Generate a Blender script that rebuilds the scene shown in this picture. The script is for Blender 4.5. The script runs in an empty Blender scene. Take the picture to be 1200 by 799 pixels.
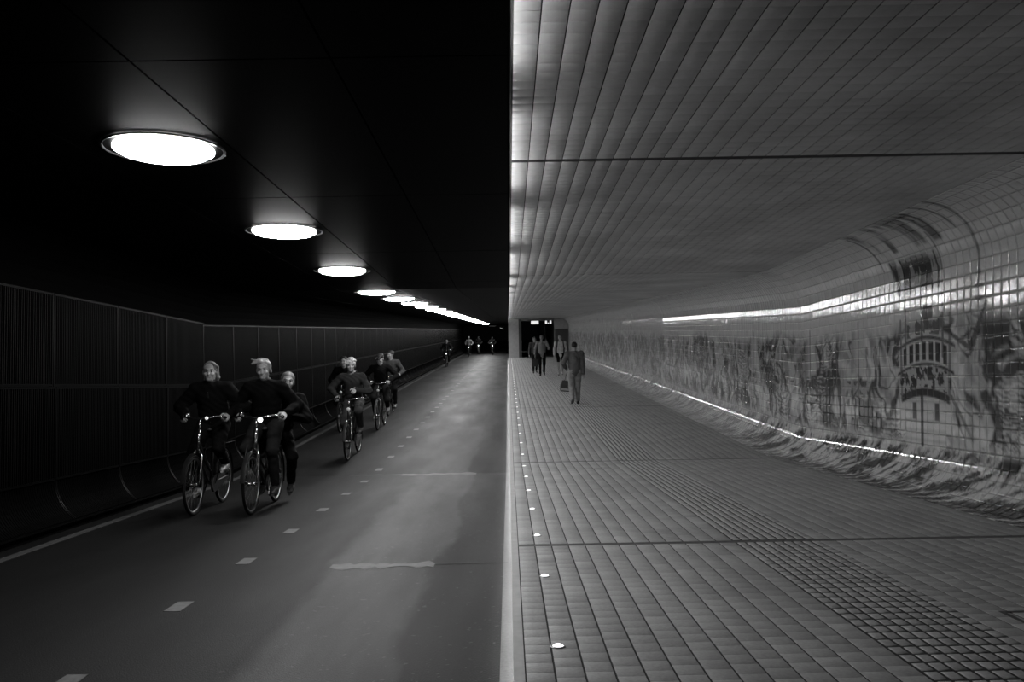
import bpy, math, random
import numpy as np
from mathutils import Matrix, Vector

S = bpy.context.scene
COL = S.collection
random.seed(7)
RNG = np.random.RandomState(7)

# ---------------------------------------------------------------- camera
FPX, CX, CY = 1000.0, 600.0, 399.5          # focal length in pixels of the 1200x799 frame
HC = 2.144                                  # camera height above the level pavement further in
GRADE, YK = 0.063, 13.8                     # ramp slope and where it levels out
PITCH, YAW, ROLL = 0.0125, 0.0045, 0.0175
fwd = Vector((math.sin(YAW) * math.cos(PITCH), math.cos(YAW) * math.cos(PITCH), -math.sin(PITCH)))
rgt = fwd.cross(Vector((0, 0, 1))).normalized()
upv = rgt.cross(fwd)
rgt2 = rgt * math.cos(ROLL) - upv * math.sin(ROLL)
upv2 = upv * math.cos(ROLL) + rgt * math.sin(ROLL)
cam = bpy.data.cameras.new('camera')
cam.sensor_width = 36.0
cam.lens = 36.0 * FPX / 1200.0
cam.clip_end = 400
cam_o = bpy.data.objects.new('camera', cam)
COL.objects.link(cam_o)
m = Matrix((rgt2, upv2, -fwd)).transposed().to_4x4()
m.translation = (0, 0, HC)
cam_o.matrix_world = m
S.camera = cam_o

# ---------------------------------------------------------------- world, exposure
w = bpy.data.worlds.new('night')
S.world = w
w.use_nodes = True
w.node_tree.nodes['Background'].inputs[0].default_value = (0.5, 0.5, 0.5, 1)
w.node_tree.nodes['Background'].inputs[1].default_value = 0.0015
S.view_settings.view_transform = 'Standard'
S.view_settings.look = 'None'
S.view_settings.gamma = 1
S.view_settings.use_curve_mapping = False
S.view_settings.exposure = -0.2
S.cycles.max_bounces = 8
S.cycles.diffuse_bounces = 5
S.cycles.glossy_bounces = 3

LAMP_POWER = 110.0      # round ceiling lamps
COVE_POWER = 30.0      # light troughs along the ceiling step
KERB_POWER = 30.0      # light line in the kerb
STUD_POWER = 1.6       # round lights let into the pavement

ROAD = -0.161          # road level below the pavement
XB = 0.03              # line between road and pavement
XW = 4.75              # tiled wall
XL = -4.80             # grating wall
RLO, RUP = 0.5, 0.6    # radii of the tiled curves
CEIL = 3.02            # tiled ceiling
CEILL = 2.837          # dark panel ceiling
Y0, Y1R, Y1L = -4.0, 66.7, 88.0
MOD = 1.473            # module of the left wall
JOINTS = [6.71, 13.8, 23.5, 33.2, 43.0, 52.7, 62.4]


def zo(y):
    return GRADE * np.maximum(0.0, YK - np.asarray(y, float))


def zof(y):
    return GRADE * max(0.0, YK - y)


def project(p):
    p = np.asarray(p, float) - np.array([0, 0, HC])
    u = p @ np.array(rgt2); v = p @ np.array(upv2); d = p @ np.array(fwd)
    d = np.where(d > 0.1, d, np.nan)
    return CX + FPX * u / d, CY - FPX * v / d, d


# ---------------------------------------------------------------- materials
def mat(name, base, rough=0.5, metal=0.0, spec=0.5, var=0.0, vscale=8.0, bump=0.0, bscale=60.0,
        attr=None, emit=None, coat=0.0, stain=0.0, sscale=0.7, anis=None):
    mt = bpy.data.materials.new(name)
    mt.use_nodes = True
    nt = mt.node_tree
    b = nt.nodes['Principled BSDF']
    b.inputs['Roughness'].default_value = rough
    b.inputs['Metallic'].default_value = metal
    b.inputs['Specular IOR Level'].default_value = spec
    b.inputs['Coat Weight'].default_value = coat
    g = nt.nodes.new('ShaderNodeNewGeometry')
    col = None
    if attr:
        a = nt.nodes.new('ShaderNodeAttribute'); a.attribute_name = attr
        col = a.outputs['Fac']
    else:
        v = nt.nodes.new('ShaderNodeValue'); v.outputs[0].default_value = base
        col = v.outputs[0]

    def mul(c, scale, amt, detail, stretch=None):
        n = nt.nodes.new('ShaderNodeTexNoise'); n.inputs['Scale'].default_value = scale
        n.inputs['Detail'].default_value = detail
        if stretch:
            mp = nt.nodes.new('ShaderNodeMapping'); mp.inputs['Scale'].default_value = stretch
            nt.links.new(g.outputs['Position'], mp.inputs['Vector'])
            nt.links.new(mp.outputs[0], n.inputs['Vector'])
        else:
            nt.links.new(g.outputs['Position'], n.inputs['Vector'])
        r = nt.nodes.new('ShaderNodeMapRange')
        r.inputs['From Min'].default_value = 0.3; r.inputs['From Max'].default_value = 0.7
        r.inputs['To Min'].default_value = 1 - amt; r.inputs['To Max'].default_value = 1 + amt
        nt.links.new(n.outputs['Fac'], r.inputs['Value'])
        x = nt.nodes.new('ShaderNodeMath'); x.operation = 'MULTIPLY'
        nt.links.new(c, x.inputs[0]); nt.links.new(r.outputs[0], x.inputs[1])
        return x.outputs[0]
    if var:
        col = mul(col, vscale, var, 4)
    if stain:
        col = mul(col, sscale, stain, 5, anis)
    nt.links.new(col, b.inputs['Base Color'])
    if bump:
        n = nt.nodes.new('ShaderNodeTexNoise'); n.inputs['Scale'].default_value = bscale
        n.inputs['Detail'].default_value = 2
        nt.links.new(g.outputs['Position'], n.inputs['Vector'])
        bp = nt.nodes.new('ShaderNodeBump'); bp.inputs['Strength'].default_value = 1.0
        bp.inputs['Distance'].default_value = bump
        nt.links.new(n.outputs['Fac'], bp.inputs['Height'])
        nt.links.new(bp.outputs[0], b.inputs['Normal'])
    if emit:
        b.inputs['Emission Color'].default_value = (1, 1, 1, 1)
        b.inputs['Emission Strength'].default_value = emit
    return mt


M = {}
M['lamp_glow'] = mat('lamp_glow', 0.8, 0.4, emit=LAMP_POWER)
M['cove_glow'] = mat('cove_glow', 0.8, 0.4, emit=COVE_POWER)
M['kerb_glow'] = mat('kerb_glow', 0.6, 0.5, emit=KERB_POWER)
M['stud_glow'] = mat('stud_glow', 0.8, 0.4, emit=STUD_POWER)
M['head_glow'] = mat('head_glow', 0.8, 0.3, emit=6.0)
M['head_dim'] = mat('head_dim', 0.8, 0.3, emit=0.6)
M['far_head'] = mat('far_head_glow', 0.8, 0.3, emit=14.0)
M['head_off'] = mat('unlit_lens', 0.35, 0.15, spec=0.6)
M['sign_glow'] = mat('sign_glow', 0.8, 0.4, emit=0.9)
M['far_glow'] = mat('far_glow', 0.8, 0.4, emit=0.35)
M['mural'] = mat('glazed_mural_tile', 0.5, 0.05, spec=0.9, attr='tone', var=0.06, vscale=40, bump=0.0007, bscale=42)
M['ceil_tile'] = mat('glazed_ceiling_tile', 0.6, 0.34, spec=0.4, attr='tone', var=0.05, vscale=30, bump=0.0006, bscale=24,
                     stain=0.28, sscale=0.9)
M['grout'] = mat('dark_grout', 0.04, 0.9, spec=0.1)
M['pale_grout'] = mat('pale_grout', 0.26, 0.9, spec=0.1)
M['paving'] = mat('pavement_tile', 0.3, 0.55, spec=0.35, attr='tone', var=0.12, vscale=60, bump=0.0008, bscale=90,
                  stain=0.14, sscale=1.6)
M['tactile_bed'] = mat('tactile_bed', 0.05, 0.8, spec=0.1)
M['tactile'] = mat('tactile_block', 0.26, 0.6, spec=0.3, attr='tone', var=0.12, vscale=60)
M['paint'] = mat('worn_road_paint', 0.050, 0.6, spec=0.3, var=0.35, vscale=22, stain=0.15, sscale=3)
M['paint_edge'] = mat('worn_edge_paint', 0.032, 0.6, spec=0.3, var=0.25, vscale=14)
M['steel'] = mat('dark_grating_steel', 0.0010, 0.5, metal=0.0, spec=0.018, var=0.3, vscale=3)
M['steel_frame'] = mat('dark_frame_steel', 0.0012, 0.4, spec=0.014)
M['panel'] = mat('black_ceiling_panel', 0.0012, 0.5, spec=0.006)
M['panel_trim'] = mat('black_lamp_ring', 0.01, 0.3, spec=0.15)
M['back_dark'] = mat('dark_backing', 0.001, 0.8, spec=0.01)
M['concrete'] = mat('grey_concrete', 0.2, 0.7, spec=0.2, var=0.12, vscale=5, stain=0.1)
M['pillar'] = mat('pale_pillar', 0.32, 0.55, spec=0.3, var=0.08, vscale=6)
M['dark_door'] = mat('dark_door', 0.06, 0.5, spec=0.3)
M['kerb_lip'] = mat('kerb_lip', 0.40, 0.5, spec=0.4, var=0.12, vscale=12)
M['kerb'] = mat('kerb_stone', 0.30, 0.6, spec=0.3, var=0.15, vscale=20)
M['asphalt_seal'] = mat('pale_joint_seal', 0.03, 0.6, spec=0.3, var=0.35, vscale=20)
M['light_catch'] = mat('light_catch_strip', 0.05, 0.6, spec=0.3, var=0.3, vscale=60, stain=0.2, sscale=2)  # paler than the asphalt so the kerb light's glow shows on it
M['outside'] = mat('night_ground', 0.03, 0.9, spec=0.1)
M['sign_black'] = mat('sign_black', 0.02, 0.5)


def asphalt():
    mt = bpy.data.materials.new('asphalt')
    mt.use_nodes = True
    nt = mt.node_tree; L = nt.links
    b = nt.nodes['Principled BSDF']
    b.inputs['Specular IOR Level'].default_value = 0.10
    g = nt.nodes.new('ShaderNodeNewGeometry')
    sp = nt.nodes.new('ShaderNodeSeparateXYZ'); L.new(g.outputs['Position'], sp.inputs[0])

    def noise(scale, detail=4, stretch=None):
        n = nt.nodes.new('ShaderNodeTexNoise'); n.inputs['Scale'].default_value = scale; n.inputs['Detail'].default_value = detail
        if stretch:
            mp = nt.nodes.new('ShaderNodeMapping'); mp.inputs['Scale'].default_value = stretch
            L.new(g.outputs['Position'], mp.inputs['Vector']); L.new(mp.outputs[0], n.inputs['Vector'])
        else:
            L.new(g.outputs['Position'], n.inputs['Vector'])
        return n.outputs['Fac']

    def op(o, a, c, e=None):
        x = nt.nodes.new('ShaderNodeMath'); x.operation = o
        for i, k in enumerate((a, c, e)):
            if k is None:
                continue
            if isinstance(k, (int, float)):
                x.inputs[i].default_value = k
            else:
                L.new(k, x.inputs[i])
        return x.outputs[0]

    def step(v, lo, hi):
        r = nt.nodes.new('ShaderNodeMapRange'); r.interpolation_type = 'SMOOTHSTEP'
        r.inputs['From Min'].default_value = lo; r.inputs['From Max'].default_value = hi
        L.new(v, r.inputs['Value'])
        return r.outputs[0]
    X, Y = sp.outputs[0], sp.outputs[1]
    edge = op('MULTIPLY_ADD', op('SUBTRACT', noise(2.2, 5, (1, 0.25, 1)), 0.5), 0.5, X)
    # the pale worn strip laid along the road, with its ragged edges and oil tracks
    strip = op('MULTIPLY', step(edge, -1.52, -1.36), op('SUBTRACT', 1.0, step(edge, -0.66, -0.57)))
    fade = op('SUBTRACT', 1.0, op('MULTIPLY', step(Y, 10.0, 19.0), 0.75))
    strip = op('MULTIPLY', strip, fade)
    strip = op('MULTIPLY', strip, op('MULTIPLY_ADD', noise(1.3, 5, (2.5, 0.35, 1)), 1.2, 0.35))
    base = op('MULTIPLY_ADD', strip, 0.027, 0.0034)
    base = op('MULTIPLY', base, op('MULTIPLY_ADD', noise(1.4, 6, (1.8, 0.35, 1)), 1.5, 0.25))
    base = op('MULTIPLY', base, op('MULTIPLY_ADD', noise(140, 2), 0.9, 0.55))
    speck = step(noise(24, 1), 0.70, 0.73)
    base = op('MULTIPLY_ADD', op('MULTIPLY', speck, step(X, -1.9, -1.0)), 0.03, base)
    L.new(base, b.inputs['Base Color'])
    rg = op('MULTIPLY_ADD', noise(1.2, 4, (1.6, 0.3, 1)), 0.25, 0.48)
    L.new(rg, b.inputs['Roughness'])
    bp = nt.nodes.new('ShaderNodeBump'); bp.inputs['Distance'].default_value = 0.002
    L.new(noise(120, 3), bp.inputs['Height']); L.new(bp.outputs[0], b.inputs['Normal'])
    return mt


M['asphalt'] = asphalt()
_tone = {}


def grey(v, rough=0.7, spec=0.25, metal=0.0, var=0.12, vs=14.0, bump=0.0, kind='cloth'):
    k = (round(v, 3), rough, spec, metal, var, kind)
    if k not in _tone:
        _tone[k] = mat('%s_%d' % (kind, len(_tone)), v, rough, metal, spec, var, vs, bump)
    return _tone[k]


# ---------------------------------------------------------------- object helpers
def link(name, me, parent=None, material=None, loc=None, rot=None):
    o = bpy.data.objects.new(name, me)
    COL.objects.link(o)
    if material is not None and me is not None and not me.materials:
        me.materials.append(material)
    if parent is not None:
        o.parent = parent
    if loc is not None:
        o.location = loc
    if rot is not None:
        o.rotation_euler = rot
    return o


def tag(o, label=None, cat=None, group=None, kind=None):
    if label: o['label'] = label
    if cat: o['category'] = cat
    if group: o['group'] = group
    if kind: o['kind'] = kind
    return o


def mesh_np(name, V, F, tone=None, smooth=False):
    """V (n,3), F (m,4) or (m,3) arrays"""
    me = bpy.data.meshes.new(name)
    V = np.ascontiguousarray(V, dtype=np.float32); F = np.ascontiguousarray(F, dtype=np.int32)
    k = F.shape[1]
    me.vertices.add(len(V)); me.vertices.foreach_set('co', V.ravel())
    me.loops.add(F.size); me.loops.foreach_set('vertex_index', F.ravel())
    me.polygons.add(len(F))
    me.polygons.foreach_set('loop_start', np.arange(0, F.size, k, dtype=np.int32))
    me.polygons.foreach_set('loop_total', np.full(len(F), k, dtype=np.int32))
    me.update(calc_edges=True)
    if tone is not None:
        a = me.attributes.new('tone', 'FLOAT', 'POINT')
        a.data.foreach_set('value', np.ascontiguousarray(tone, dtype=np.float32))
    if smooth is not False:
        me.polygons.foreach_set('use_smooth', np.ones(len(F), dtype=bool) if smooth is True else np.ascontiguousarray(smooth, dtype=bool))
    me.validate()
    return me


class MB:
    """collects vertices and polygons for one mesh"""
    def __init__(self):
        self.v, self.f = [], []

    def add(self, vs, fs):
        o = len(self.v)
        self.v += [tuple(p) for p in vs]
        self.f += [tuple(i + o for i in q) for q in fs]
        return self

    def box(self, lo, hi, bend=False):
        (a, b, c), (d, e, f) = lo, hi
        vs = [(a, b, c), (d, b, c), (d, e, c), (a, e, c), (a, b, f), (d, b, f), (d, e, f), (a, e, f)]
        if bend:
            vs = [(x, y, z + zof(y)) for x, y, z in vs]
        return self.add(vs, [(3, 2, 1, 0), (4, 5, 6, 7), (0, 1, 5, 4), (1, 2, 6, 5), (2, 3, 7, 6), (3, 0, 4, 7)])

    def tube(self, pts, r, n=8, cap=True, closed=False):
        P = [Vector(p) for p in pts]
        R = r if isinstance(r, (list, tuple)) else [r] * len(P)
        rings = []
        prev = None
        N = len(P)
        for i, p in enumerate(P):
            if closed:
                t = (P[(i + 1) % N] - P[i - 1])
            else:
                t = P[min(i + 1, N - 1)] - P[max(i - 1, 0)]
            t.normalize()
            if prev is None:
                h = Vector((0, 0, 1)) if abs(t.z) < 0.9 else Vector((1, 0, 0))
                a = t.cross(h).normalized()
            else:
                a = (prev - t * prev.dot(t)).normalized()
            prev = a
            b = t.cross(a)
            rings.append([p + (a * math.cos(2 * math.pi * k / n) + b * math.sin(2 * math.pi * k / n)) * R[i] for k in range(n)])
        vs = [q for g in rings for q in g]
        fs = []
        for i in range(N if closed else N - 1):
            j = (i + 1) % N
            for k in range(n):
                fs.append((i * n + k, i * n + (k + 1) % n, j * n + (k + 1) % n, j * n + k))
        if cap and not closed:
            fs.append(tuple(range(n))[::-1]); fs.append(tuple((N - 1) * n + k for k in range(n)))
        return self.add(vs, fs)

    def lathe(self, prof, n=24, axis='z', c=(0, 0, 0), closed=False):
        vs, fs = [], []
        for r, h in prof:
            for k in range(n):
                a = 2 * math.pi * k / n
                p = {'z': (r * math.cos(a), r * math.sin(a), h), 'x': (h, r * math.cos(a), r * math.sin(a)),
                     'y': (r * math.cos(a), h, -r * math.sin(a))}[axis]
                vs.append((p[0] + c[0], p[1] + c[1], p[2] + c[2]))
        m_ = len(prof)
        for i in range(m_ if closed else m_ - 1):
            j = (i + 1) % m_
            for k in range(n):
                fs.append((i * n + k, i * n + (k + 1) % n, j * n + (k + 1) % n, j * n + k))
        return self.add(vs, fs)

    def build(self, name, material, parent=None, smooth=False, loc=None, rot=None):
        return link(name, self.mesh(name, smooth), parent, material, loc, rot)

    def mesh(self, name, smooth=False):
        me = bpy.data.meshes.new(name)
        me.from_pydata(self.v, [], self.f)
        me.update()
        if smooth:
            me.polygons.foreach_set('use_smooth', [True] * len(me.polygons))
        return me


def sweep(name, prof, ys, material, parent=None, flip=False, thick=None):
    """a strip that carries a cross-section profile [(x,z)...] along the tunnel; thick gives it a second skin"""
    n = len(prof)
    vs, fs = [], []
    for y in ys:
        for x, z in prof:
            vs.append((x, y, z + zof(y)))
    for i in range(len(ys) - 1):
        for k in range(n - 1):
            q = (i * n + k, i * n + k + 1, (i + 1) * n + k + 1, (i + 1) * n + k)
            fs.append(q[::-1] if flip else q)
    o = MB().add(vs, fs).build(name, material, parent)
    return o


def empty(name, loc=(0, 0, 0), rot=(0, 0, 0)):
    o = bpy.data.objects.new(name, None)
    COL.objects.link(o)
    o.location = loc; o.rotation_euler = rot
    o.empty_display_size = 0.1
    return o


def copy_tree(o, parent=None):
    c = o.copy(); COL.objects.link(c)
    if parent is not None:
        c.parent = parent
    for ch in list(o.children):
        copy_tree(ch, c)
    return c


ORD = ('nearest second third fourth fifth sixth seventh eighth ninth tenth eleventh twelfth thirteenth fourteenth fifteenth '
       'sixteenth seventeenth eighteenth nineteenth twentieth twenty-first twenty-second twenty-third twenty-fourth twenty-fifth '
       'twenty-sixth twenty-seventh twenty-eighth twenty-ninth thirtieth thirty-first thirty-second thirty-third thirty-fourth '
       'thirty-fifth thirty-sixth thirty-seventh thirty-eighth thirty-ninth fortieth forty-first forty-second forty-third').split()


def ordinal(i):
    return ORD[i] if i < len(ORD) else None


# ================================================================ THE SETTING
YS = [Y0, 0.0, 4.0, YK, 24.0, 40.0, Y1R]
YSL = [Y0, 0.0, 4.0, YK, 24.0, 40.0, 66.0, Y1L]

# ---- road
def slab(name, x0, x1, ztop, th, ys, material):
    mb = MB()
    n = len(ys)
    for y in ys:
        z = zof(y)
        mb.v += [(x0, y, ztop + z), (x1, y, ztop + z), (x1, y, ztop - th + z), (x0, y, ztop - th + z)]
    for i in range(n - 1):
        a, b = 4 * i, 4 * (i + 1)
        for k in range(4):
            mb.f.append((a + k, a + (k + 1) % 4, b + (k + 1) % 4, b + k)[::-1])
    mb.f.append((0, 1, 2, 3)); mb.f.append((4 * n - 1, 4 * n - 2, 4 * n - 3, 4 * n - 4))
    return mb.build(name, material)


road = slab('floor_left', XL - 0.3, XB, ROAD, 0.3, YSL, M['asphalt'])
tag(road, 'dark worn asphalt cycle road with white dashes and a pale strip', 'road', kind='structure')

# edge line and dashes painted on the road, a few millimetres thick
mb = MB()
yy = [2.0, YK, 30.0, 86.0]
for a, b in zip(yy[:-1], yy[1:]):
    mb.box((-4.43, a, ROAD), (-4.33, b, ROAD + 0.003), bend=True)
mb.build('edge_line', M['paint_edge'], road)
dash_me = MB().box((-0.055, -0.125, 0), (0.055, 0.125, 0.003)).mesh('lane_dash')
y = 4.21 - MOD
i = 0
while y < 84:
    link('lane_dash', dash_me, road, M['paint'], (-2.21, y, ROAD + zof(y)), (-math.atan(GRADE) if y < YK else 0, 0, 0))
    y += MOD * 0.985
# pale joint seals across the road
for yj, x0, x1, wd in ((6.82, -1.45, -0.62, 0.20), (13.75, -1.75, -0.55, 0.22), (6.83, -0.62, XB - 0.06, 0.02), (13.8, -2.6, -1.75, 0.05)):
    mb = MB()
    n = 14
    up = [yj + wd * (0.5 + 0.35 * random.uniform(-1, 1)) for _ in range(n + 1)]
    dn = [yj - wd * (0.5 + 0.35 * random.uniform(-1, 1)) for _ in range(n + 1)]
    xs = [x0 + (x1 - x0) * k / n for k in range(n + 1)]
    mb.v = [(x, a, ROAD + zof(a) + 0.003) for x, a in zip(xs, dn)] + [(x, a, ROAD + zof(a) + 0.003) for x, a in zip(xs, up)]
    mb.f = [(k, k + 1, n + 2 + k, n + 1 + k) for k in range(n)]
    mb.build('joint_seal', M['asphalt_seal'] if wd > 0.03 else M['asphalt'], road)

# ---- pavement slab with its tiles
pave = slab('floor_right', XB + 0.012, XW - RLO + 0.02, -0.0025, 0.30, YS, M['grout'])
tag(pave, 'grey tiled footpath raised above the road', 'floor', kind='structure')
PT = 0.1325
PAVE_TONE, CEIL_TONE, MURAL_TONE = 0.33, 0.50, 0.68
TX0, TX1 = 1.758, 2.415       # tactile strip


def tile_variants(name, lx, ly, h, n, tone, dt, jit, bevel=0.004):
    out = []
    for k in range(n):
        a, b = lx / 2, ly / 2
        g = bevel
        V = np.array([(-a, -b, -h), (a, -b, -h), (a, b, -h), (-a, b, -h),
                      (-a, -b, -g * .5), (a, -b, -g * .5), (a, b, -g * .5), (-a, b, -g * .5),
                      (-a + g, -b + g, 0), (a - g, -b + g, 0), (a - g, b - g, 0), (-a + g, b - g, 0)], float)
        rx, ry = RNG.normal(0, jit, 2)
        V[:, 2] += V[:, 0] * ry + V[:, 1] * rx
        F = []
        for lv in (0, 4):
            for q in range(4):
                F.append((lv + q, lv + (q + 1) % 4, lv + 4 + (q + 1) % 4, lv + 4 + q))
        F.append((8, 9, 10, 11))
        t = tone * (1 + RNG.uniform(-dt, dt))
        out.append((V, np.array(F), t))
    return out


def lay_tiles(parent, name, mass_name, variants, pos, material, label=None, flipz=False, limit=300):
    """pos: (n,3) tile centres; the LIMIT that show largest become objects, the others one mesh"""
    pos = np.asarray(pos)
    u, v, d = project(pos)
    lx = variants[0][0][:, 0].max() * 2; ly = variants[0][0][:, 1].max() * 2
    h = np.abs(HC - pos[:, 2] + 0 * pos[:, 1])
    area = np.nan_to_num(1.0 / d ** 3, nan=0.0)
    area[~((u > 0) & (u < 1200) & (v > 0) & (v < 799))] = 0
    order = np.argsort(-area)
    pick = set(order[:limit].tolist()) if limit else set()
    vi = RNG.randint(0, len(variants), len(pos))
    tilt = np.where(pos[:, 1] < YK, -math.atan(GRADE), 0.0)
    meshes = {}
    for k in sorted(pick):
        q = vi[k]
        if q not in meshes:
            V, F, t = variants[q]
            V = V.copy()
            if flipz:
                V[:, 2] *= -1; V[:, 0] *= -1
            meshes[q] = mesh_np(name, V, F, np.full(len(V), t))
            meshes[q].materials.append(material)
        link(name, meshes[q], parent, None, pos[k].tolist(), (float(tilt[k]), 0, 0))
    rest = np.array([k for k in range(len(pos)) if k not in pick])
    VV, FF, TT = [], [], []
    off = 0
    for q in range(len(variants)):
        idx = rest[vi[rest] == q]
        if not len(idx):
            continue
        V, F, t = variants[q]
        V = V.copy()
        if flipz:
            V[:, 2] *= -1; V[:, 0] *= -1
        c, s = np.cos(tilt[idx]), np.sin(tilt[idx])
        W = np.empty((len(idx), len(V), 3))
        W[:, :, 0] = V[None, :, 0] + pos[idx, 0][:, None]
        W[:, :, 1] = V[None, :, 1] * c[:, None] - V[None, :, 2] * s[:, None] + pos[idx, 1][:, None]
        W[:, :, 2] = V[None, :, 1] * s[:, None] + V[None, :, 2] * c[:, None] + pos[idx, 2][:, None]
        VV.append(W.reshape(-1, 3))
        FF.append((F[None] + (off + np.arange(len(idx)) * len(V))[:, None, None]).reshape(-1, 4))
        off += len(idx) * len(V)
        TT.append(np.full(len(idx) * len(V), t) * np.repeat(RNG.uniform(0.94, 1.06, len(idx)), len(V)))
    o = link(mass_name, mesh_np(mass_name, np.concatenate(VV), np.concatenate(FF), np.concatenate(TT)), parent, material)
    o['kind'] = 'stuff'
    return o


def near_joint(y, g):
    return any(abs(y - j) < g for j in JOINTS)


SECT = [(Y0, JOINTS[0])] + list(zip(JOINTS[:-1], JOINTS[1:])) + [(JOINTS[-1], Y1R)]


def course(a, b, gap, half):
    """tile centres of one row between two joints; HALF starts the row half a tile on"""
    n = int(round((b - a - 2 * gap) / PT))
    p = (b - a - 2 * gap) / n
    ys = [a + gap + p * (k + 0.5) for k in range(n)]
    if not half:
        return ys, []
    return [y + p / 2 for y in ys[:-1]], [a + gap + p / 4, b - gap - p / 4]


pos, posH, posT = [], [], []
PX = (XW - RLO - XB - 0.022) / 32
x = XB + 0.02 + PX / 2
row = 0
while x < XW - RLO - 0.03:
    if not (TX0 < x < TX1):
        for a, b in SECT:
            full, hf = course(a, b, 0.048, row % 2)
            pos += [(x, yy, zof(yy)) for yy in full]
            posH += [(x, yy, zof(yy)) for yy in hf]
    x += PX
    row += 1
lay_tiles(pave, 'paving_tile', 'paving', tile_variants('paving', PX - 0.0095, PT - 0.0022, 0.012, 16, PAVE_TONE, 0.10, 0.0015, 0.0008), pos, M['paving'])
lay_tiles(pave, 'paving_tile', 'half_tiles', tile_variants('paving', PX - 0.0095, PT / 2 - 0.0022, 0.012, 8, PAVE_TONE, 0.10, 0.0015, 0.0008), posH, M['paving'], limit=0)
# tactile blocks: offset rows of proud square studs
tp, tl = 0.073, 0.115
for r_ in range(9):
    for a, b in SECT:
        n = int(round((b - a - 0.10) / tl))
        for k in range(n):
            yy = a + 0.05 + (b - a - 0.10) * (k + 0.5) / n
            posT.append((TX0 + 0.0365 + r_ * tp, yy, zof(yy) + 0.004))
strip_o = slab('trim_1', TX0 + 0.002, TX1 - 0.002, -0.001, 0.006, YS, M['tactile_bed'])
tag(strip_o, 'ribbed tactile guide strip running along the footpath', 'tactile strip', kind='structure')


lay_tiles(strip_o, 'tactile_block', 'tactile_blocks', tile_variants('tactile', tp - 0.016, tl - 0.020, 0.010, 8, 0.33, 0.12, 0.003, 0.007), posT, M['tactile'])
# expansion joints across the pavement: dark metal covers
for yj in JOINTS:
    mb = MB().box((XB + 0.02, yj - 0.046, -0.010), (XW - RLO, yj + 0.046, -0.0008), bend=True)
    mb.build('joint_cover', grey(0.07, 0.5, kind='metal'), pave)
# hatch let into the pavement
hz = zof(4.45)
mb = MB().box((2.62, 4.55, 0.0005), (3.4, 4.575, 0.0025), bend=True).box((2.62, 3.9, 0.0005), (2.645, 4.55, 0.0025), bend=True)
mb.build('hatch_frame', grey(0.05, 0.5, kind='metal'), pave)

# ---- kerb and its light line
kerb = slab('kerb', XB - 0.012, XB + 0.018, -0.03, 0.135, YS, M['kerb'])
mb = MB()
for a, b in ((Y0, YK), (YK, Y1R)):
    mb.box((XB - 0.032, a, -0.03), (XB + 0.018, b, 0.001), bend=True)
mb.build('kerb_lip', M['kerb_lip'], kerb)
tag(kerb, 'narrow stone kerb between cycle road and footpath', 'kerb', kind='structure')
kyl = [Y0, 0.8]
while kyl[-1] < 66:
    kyl.append(kyl[-1] + 2 * MOD)
for k in range(len(kyl) - 1):
    a, b = kyl[k] + 0.02, min(kyl[k + 1] - 0.02, 66.5)
    if a < YK < b:
        spans = [(a, YK - 0.005), (YK + 0.005, b)]
    else:
        spans = [(a, b)]
    for a, b in spans:
        mb = MB().box((XB - 0.031, a, -0.040), (XB - 0.014, b, -0.030), bend=True)
        mb.build('light_line', M['kerb_glow'], kerb)
catch = MB()  # pale strip added over the road edge to catch the kerb light's glow
for a, b in ((Y0, YK), (YK, Y1R)):
    catch.box((XB - 0.10, a, ROAD), (XB - 0.012, b, ROAD + 0.003), bend=True)
catch.build('light_catch_strip', M['light_catch'], kerb)

# ---- tiled wall and ceiling: one continuous skin
G0 = math.pi / 2 * RLO
G1 = G0 + (CEIL - RUP - RLO)
G2 = G1 + math.pi / 2 * RUP


def skin(t):
    """girth coordinate -> x, z, normal x, normal z"""
    t = np.asarray(t, float)
    a = np.clip(t / RLO, 0, math.pi / 2)
    b = np.clip((t - G1) / RUP, 0, math.pi / 2)
    x = np.where(t < G0, XW - RLO + RLO * np.sin(a), np.where(t < G1, XW, XW - RUP + RUP * np.cos(b)))
    z = np.where(t < G0, RLO - RLO * np.cos(a), np.where(t < G1, RLO + t - G0, CEIL - RUP + RUP * np.sin(b)))
    nx = np.where(t < G0, -np.sin(a), np.where(t < G1, -1.0, -np.cos(b)))
    nz = np.where(t < G0, np.cos(a), np.where(t < G1, 0.0, -np.sin(b)))
    return x, z, nx, nz


prof = [(float(a), float(b)) for a, b in zip(*skin(np.concatenate([np.linspace(-0.0, G0, 25), np.linspace(G1, G2, 27)]))[:2])]
outer = [(XW - RUP, CEIL + 0.25), (XW + 0.35, CEIL + 0.25), (XW + 0.35, -0.25), (XW - RLO, -0.25)]
wall = sweep('wall_right', prof + outer + [prof[0]], YS, M['pale_grout'], flip=True)
tag(wall, 'curved wall of glazed tiles painted with a seascape mural', 'wall', kind='structure')


# --- value noise for the mural
_perm = RNG.rand(512, 512)


def vnoise(x, y):
    xi = np.floor(x).astype(int); yi = np.floor(y).astype(int)
    fx = x - xi; fy = y - yi
    fx = fx * fx * (3 - 2 * fx); fy = fy * fy * (3 - 2 * fy)
    g = lambda i, j: _perm[i % 512, j % 512]
    return (g(xi, yi) * (1 - fx) + g(xi + 1, yi) * fx) * (1 - fy) + (g(xi, yi + 1) * (1 - fx) + g(xi + 1, yi + 1) * fx) * fy


def fbm(x, y, o=4):
    s, a, n = 0, 1.0, 0
    for k in range(o):
        s = s + a * vnoise(x * 2 ** k + 17 * k, y * 2 ** k + 31 * k); n += a; a *= 0.5
    return s / n


def ss(a, b, x):
    t = np.clip((x - a) / (b - a), 0, 1)
    return t * t * (3 - 2 * t)


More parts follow.
